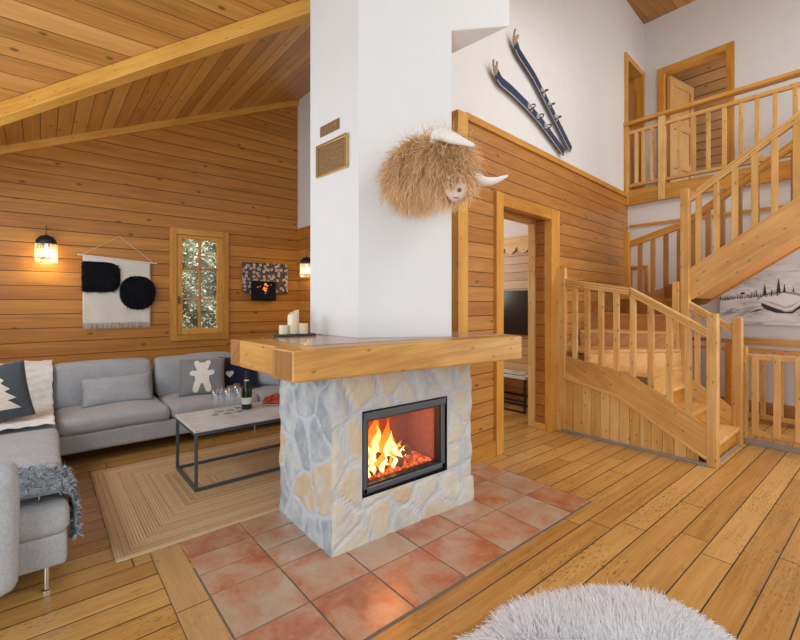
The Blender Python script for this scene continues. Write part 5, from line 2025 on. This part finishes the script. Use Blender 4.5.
c0 = Vector((1.655, 1.75, 2.085))
bmc = bmesh.new()
bmesh.ops.create_icosphere(bmc, subdivisions=5, radius=1.0)
for v in bmc.verts:
    d = v.co.normalized()
    lo_, hi_ = 0, .6
    best = 0
    for k in range(48):
        r = k * .0125
        if inside(c0 + d * r):
            best = r
    v.co = c0 + d * (best + .006)
for _ in range(3):
    bmesh.ops.smooth_vert(bmc, verts=bmc.verts, factor=.5, use_axis_x=True, use_axis_y=True, use_axis_z=True)
bmc.normal_update()
me = bpy.data.meshes.new('plush_head')
o0 = origin(cw)
FV = [(v.co.copy(), v.normal.copy()) for v in bmc.verts]
tri = [(f.calc_area(), [v.co.copy() for v in f.verts], f.normal.copy()) for f in bmc.faces]
for v in bmc.verts:
    v.co -= o0
bmc.to_mesh(me)
bmc.free()
me.polygons.foreach_set('use_smooth', [True] * len(me.polygons))
me.materials.append(M['fur_skin'])
ho = bpy.data.objects.new('plush_head', me)
COL.objects.link(ho)
ho.parent = cw
MZ = Vector((1.568, 1.445, 1.915))
rng = np.random.default_rng(21)
ar = np.array([t_[0] for t_ in tri])
pick = rng.choice(len(tri), 11000, p=ar / ar.sum())
P, N = [], []
for i in pick:
    a, b = rng.uniform(0, 1, 2)
    if a + b > 1:
        a, b = 1 - a, 1 - b
    q = tri[i][1]
    p = q[0] + (q[1] - q[0]) * a + (q[2] - q[0]) * b
    if (p - MZ).length < .052:
        continue
    P.append(tuple(p))
    N.append(tuple(tri[i][2]))
P, N = np.array(P), np.array(N)
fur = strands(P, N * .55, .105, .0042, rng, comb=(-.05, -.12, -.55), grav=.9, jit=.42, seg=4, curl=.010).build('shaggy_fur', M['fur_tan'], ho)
# muzzle
ax = Vector((-.35, -.80, -.48)).normalized()
sx = Vector((.87, -.49, 0)).normalized()
sz = ax.cross(sx).normalized()


def muz(u, v):
    a, b = 2 * PI * u, PI * v
    k = 1 + .22 * math.sin(b) * math.sin(a)
    return MZ + sx * (.056 * math.sin(b) * math.cos(a) * k) + sz * (.066 * math.sin(b) * math.sin(a)) + ax * (.066 * -math.cos(b))


weld(MB().grid(muz, 24, 16, closed_u=True).build('muzzle', M['muzzle'], cw, smooth=True))
m = MB()
m.tube([MZ + sx * (-.030 + .010 * k) + sz * (-.030 - .004 * math.sin(k * .8)) + ax * (.058 - .001 * k) for k in range(5)], .0022, 6)
m.build('mouth_stitch', M['nostril'], cw)
P, N = [], []
for k in range(280):
    a = rng.uniform(.10 * PI, .95 * PI)
    r = rng.uniform(.75, 1.25)
    p = MZ + sx * (.060 * math.cos(a) * r) + sz * (.066 * math.sin(a) * r) + ax * rng.uniform(.0, .045)
    P.append(tuple(p))
    N.append(tuple(sz * .5 * math.sin(a) + sx * .5 * math.cos(a) + ax * .9))
strands(np.array(P), np.array(N), .062, .0042, rng, comb=(0, 0, -.35), grav=1.3, jit=.35, seg=4, curl=.006).build('forelock', M['fur_tan'], ho)
for sg in (1,):
    pn = MZ + sx * (.026 * sg - .034) + sz * (.006) + ax * (.062 if sg > 0 else .052)
    MB().grid(lambda u, v: pn + (sx * math.cos(2 * PI * u) * .011 + sz * math.sin(2 * PI * u) * .012) * math.sin(PI * v) + ax * (-.008 * math.cos(PI * v)), 12, 8, closed_u=True).build('nostril', M['nostril'], cw, smooth=True)


def horn(pts, rad):
    n = 24
    P = [Vector(p) for p in pts]
    out = []
    for k in range(n + 1):
        t = k / n * (len(P) - 1)
        i = min(int(t), len(P) - 2)
        f = t - i
        p0_, p1_, p2_, p3_ = P[max(i - 1, 0)], P[i], P[i + 1], P[min(i + 2, len(P) - 1)]
        out.append(.5 * ((2 * p1_) + (p2_ - p0_) * f + (2 * p0_ - 5 * p1_ + 4 * p2_ - p3_) * f * f + (3 * p1_ - p0_ - 3 * p2_ + p3_) * f ** 3))
    MB().tube(out, [rad * (1 - (k / n) ** 1.6 * .82) for k in range(n + 1)], 14).build('horn', M['horn'], cw, smooth=True)


horn([(1.60, 1.60, 2.14), (1.545, 1.545, 2.200), (1.545, 1.455, 2.160), (1.56, 1.40, 2.130), (1.585, 1.345, 2.100)], .040)
horn([(1.65, 1.50, 2.01), (1.705, 1.440, 1.985), (1.745, 1.41, 1.972), (1.79, 1.375, 1.978), (1.835, 1.335, 2.002)], .034)

# ================================================================== SHEEPSKIN
sp_ = thing('sheepskin_rug', 'fluffy white sheepskin rug lying on the floorboards in the foreground', 'rug', (1.65, .7, 0))
OUT = [(1.05, 1.06), (1.12, 1.17), (1.25, 1.165), (1.40, 1.12), (1.52, 1.135), (1.62, 1.13), (1.72, 1.10), (1.86, 1.03), (1.985, .955), (2.09, .87), (2.145, .775), (2.17, .67), (2.15, .58), (2.09, .45),
       (2.02, .30), (1.85, .15), (1.60, .10), (1.35, .16), (1.15, .30), (1.02, .50), (.97, .70), (.98, .90)]
OV = [Vector((a, b, 0)) for a, b in OUT]
cS = Vector((1.60, .63, 0))


def outl(a):
    n = len(OV)
    best = None
    d = Vector((math.cos(a), math.sin(a), 0))
    for k in range(n):
        p, q = OV[k] - cS, OV[(k + 1) % n] - cS
        den = d.x * (q.y - p.y) - d.y * (q.x - p.x)
        if abs(den) < 1e-9:
            continue
        t_ = (p.x * (q.y - p.y) - p.y * (q.x - p.x)) / den
        s2 = (p.x * d.y - p.y * d.x) / den
        if t_ > 0 and -1e-6 <= s2 <= 1 + 1e-6:
            best = t_ if best is None else max(best, t_)
    return best or .4


RT = [outl(2 * PI * k / 180) for k in range(181)]


def rad_at(a):
    q = (a % (2 * PI)) / (2 * PI) * 180
    i = int(q)
    return RT[i] * (1 - q + i) + RT[min(i + 1, 180)] * (q - i)


def hgt(x, y, e):
    return .004 + .030 * (1 - e ** 6) + .006 * math.sin(13 * x + 4 * y) * math.sin(11 * y)


def pelt(u, v):
    a = 2 * PI * u
    r = rad_at(a) * v
    x, y = cS.x + r * math.cos(a), cS.y + r * math.sin(a)
    return (x, y, max(.002, hgt(x, y, v)))


pe = MB().grid(pelt, 120, 20, closed_u=True).build('pelt', M['pelt'], sp_, smooth=True)
rng = np.random.default_rng(31)
P, N = [], []
while len(P) < 30000:
    x, y = rng.uniform(.95, 2.2), rng.uniform(.1, 1.14)
    # nothing of the far (unseen) side needs a dense pile
    if (.641 * x + .767 * y) < 1.35 and rng.random() < .7:
        continue
    d = Vector((x, y, 0)) - cS
    a = math.atan2(d.y, d.x)
    e = d.length / rad_at(a)
    if e > 1:
        continue
    P.append((x, y, hgt(x, y, e) - .004))
    lean_ = 1.0 * e ** 4 + .12
    sw = .5 * math.sin(9 * x + 5 * y), .5 * math.sin(8 * y - 6 * x)
    N.append((math.cos(a) * lean_ + sw[0] * .55, math.sin(a) * lean_ + sw[1] * .55, 1.0 - .6 * e ** 4))
strands(np.array(P), np.array(N), .050, .0068, rng, grav=.65, jit=.20, seg=3, curl=.003).build('fleece', M['fur_white'], sp_)
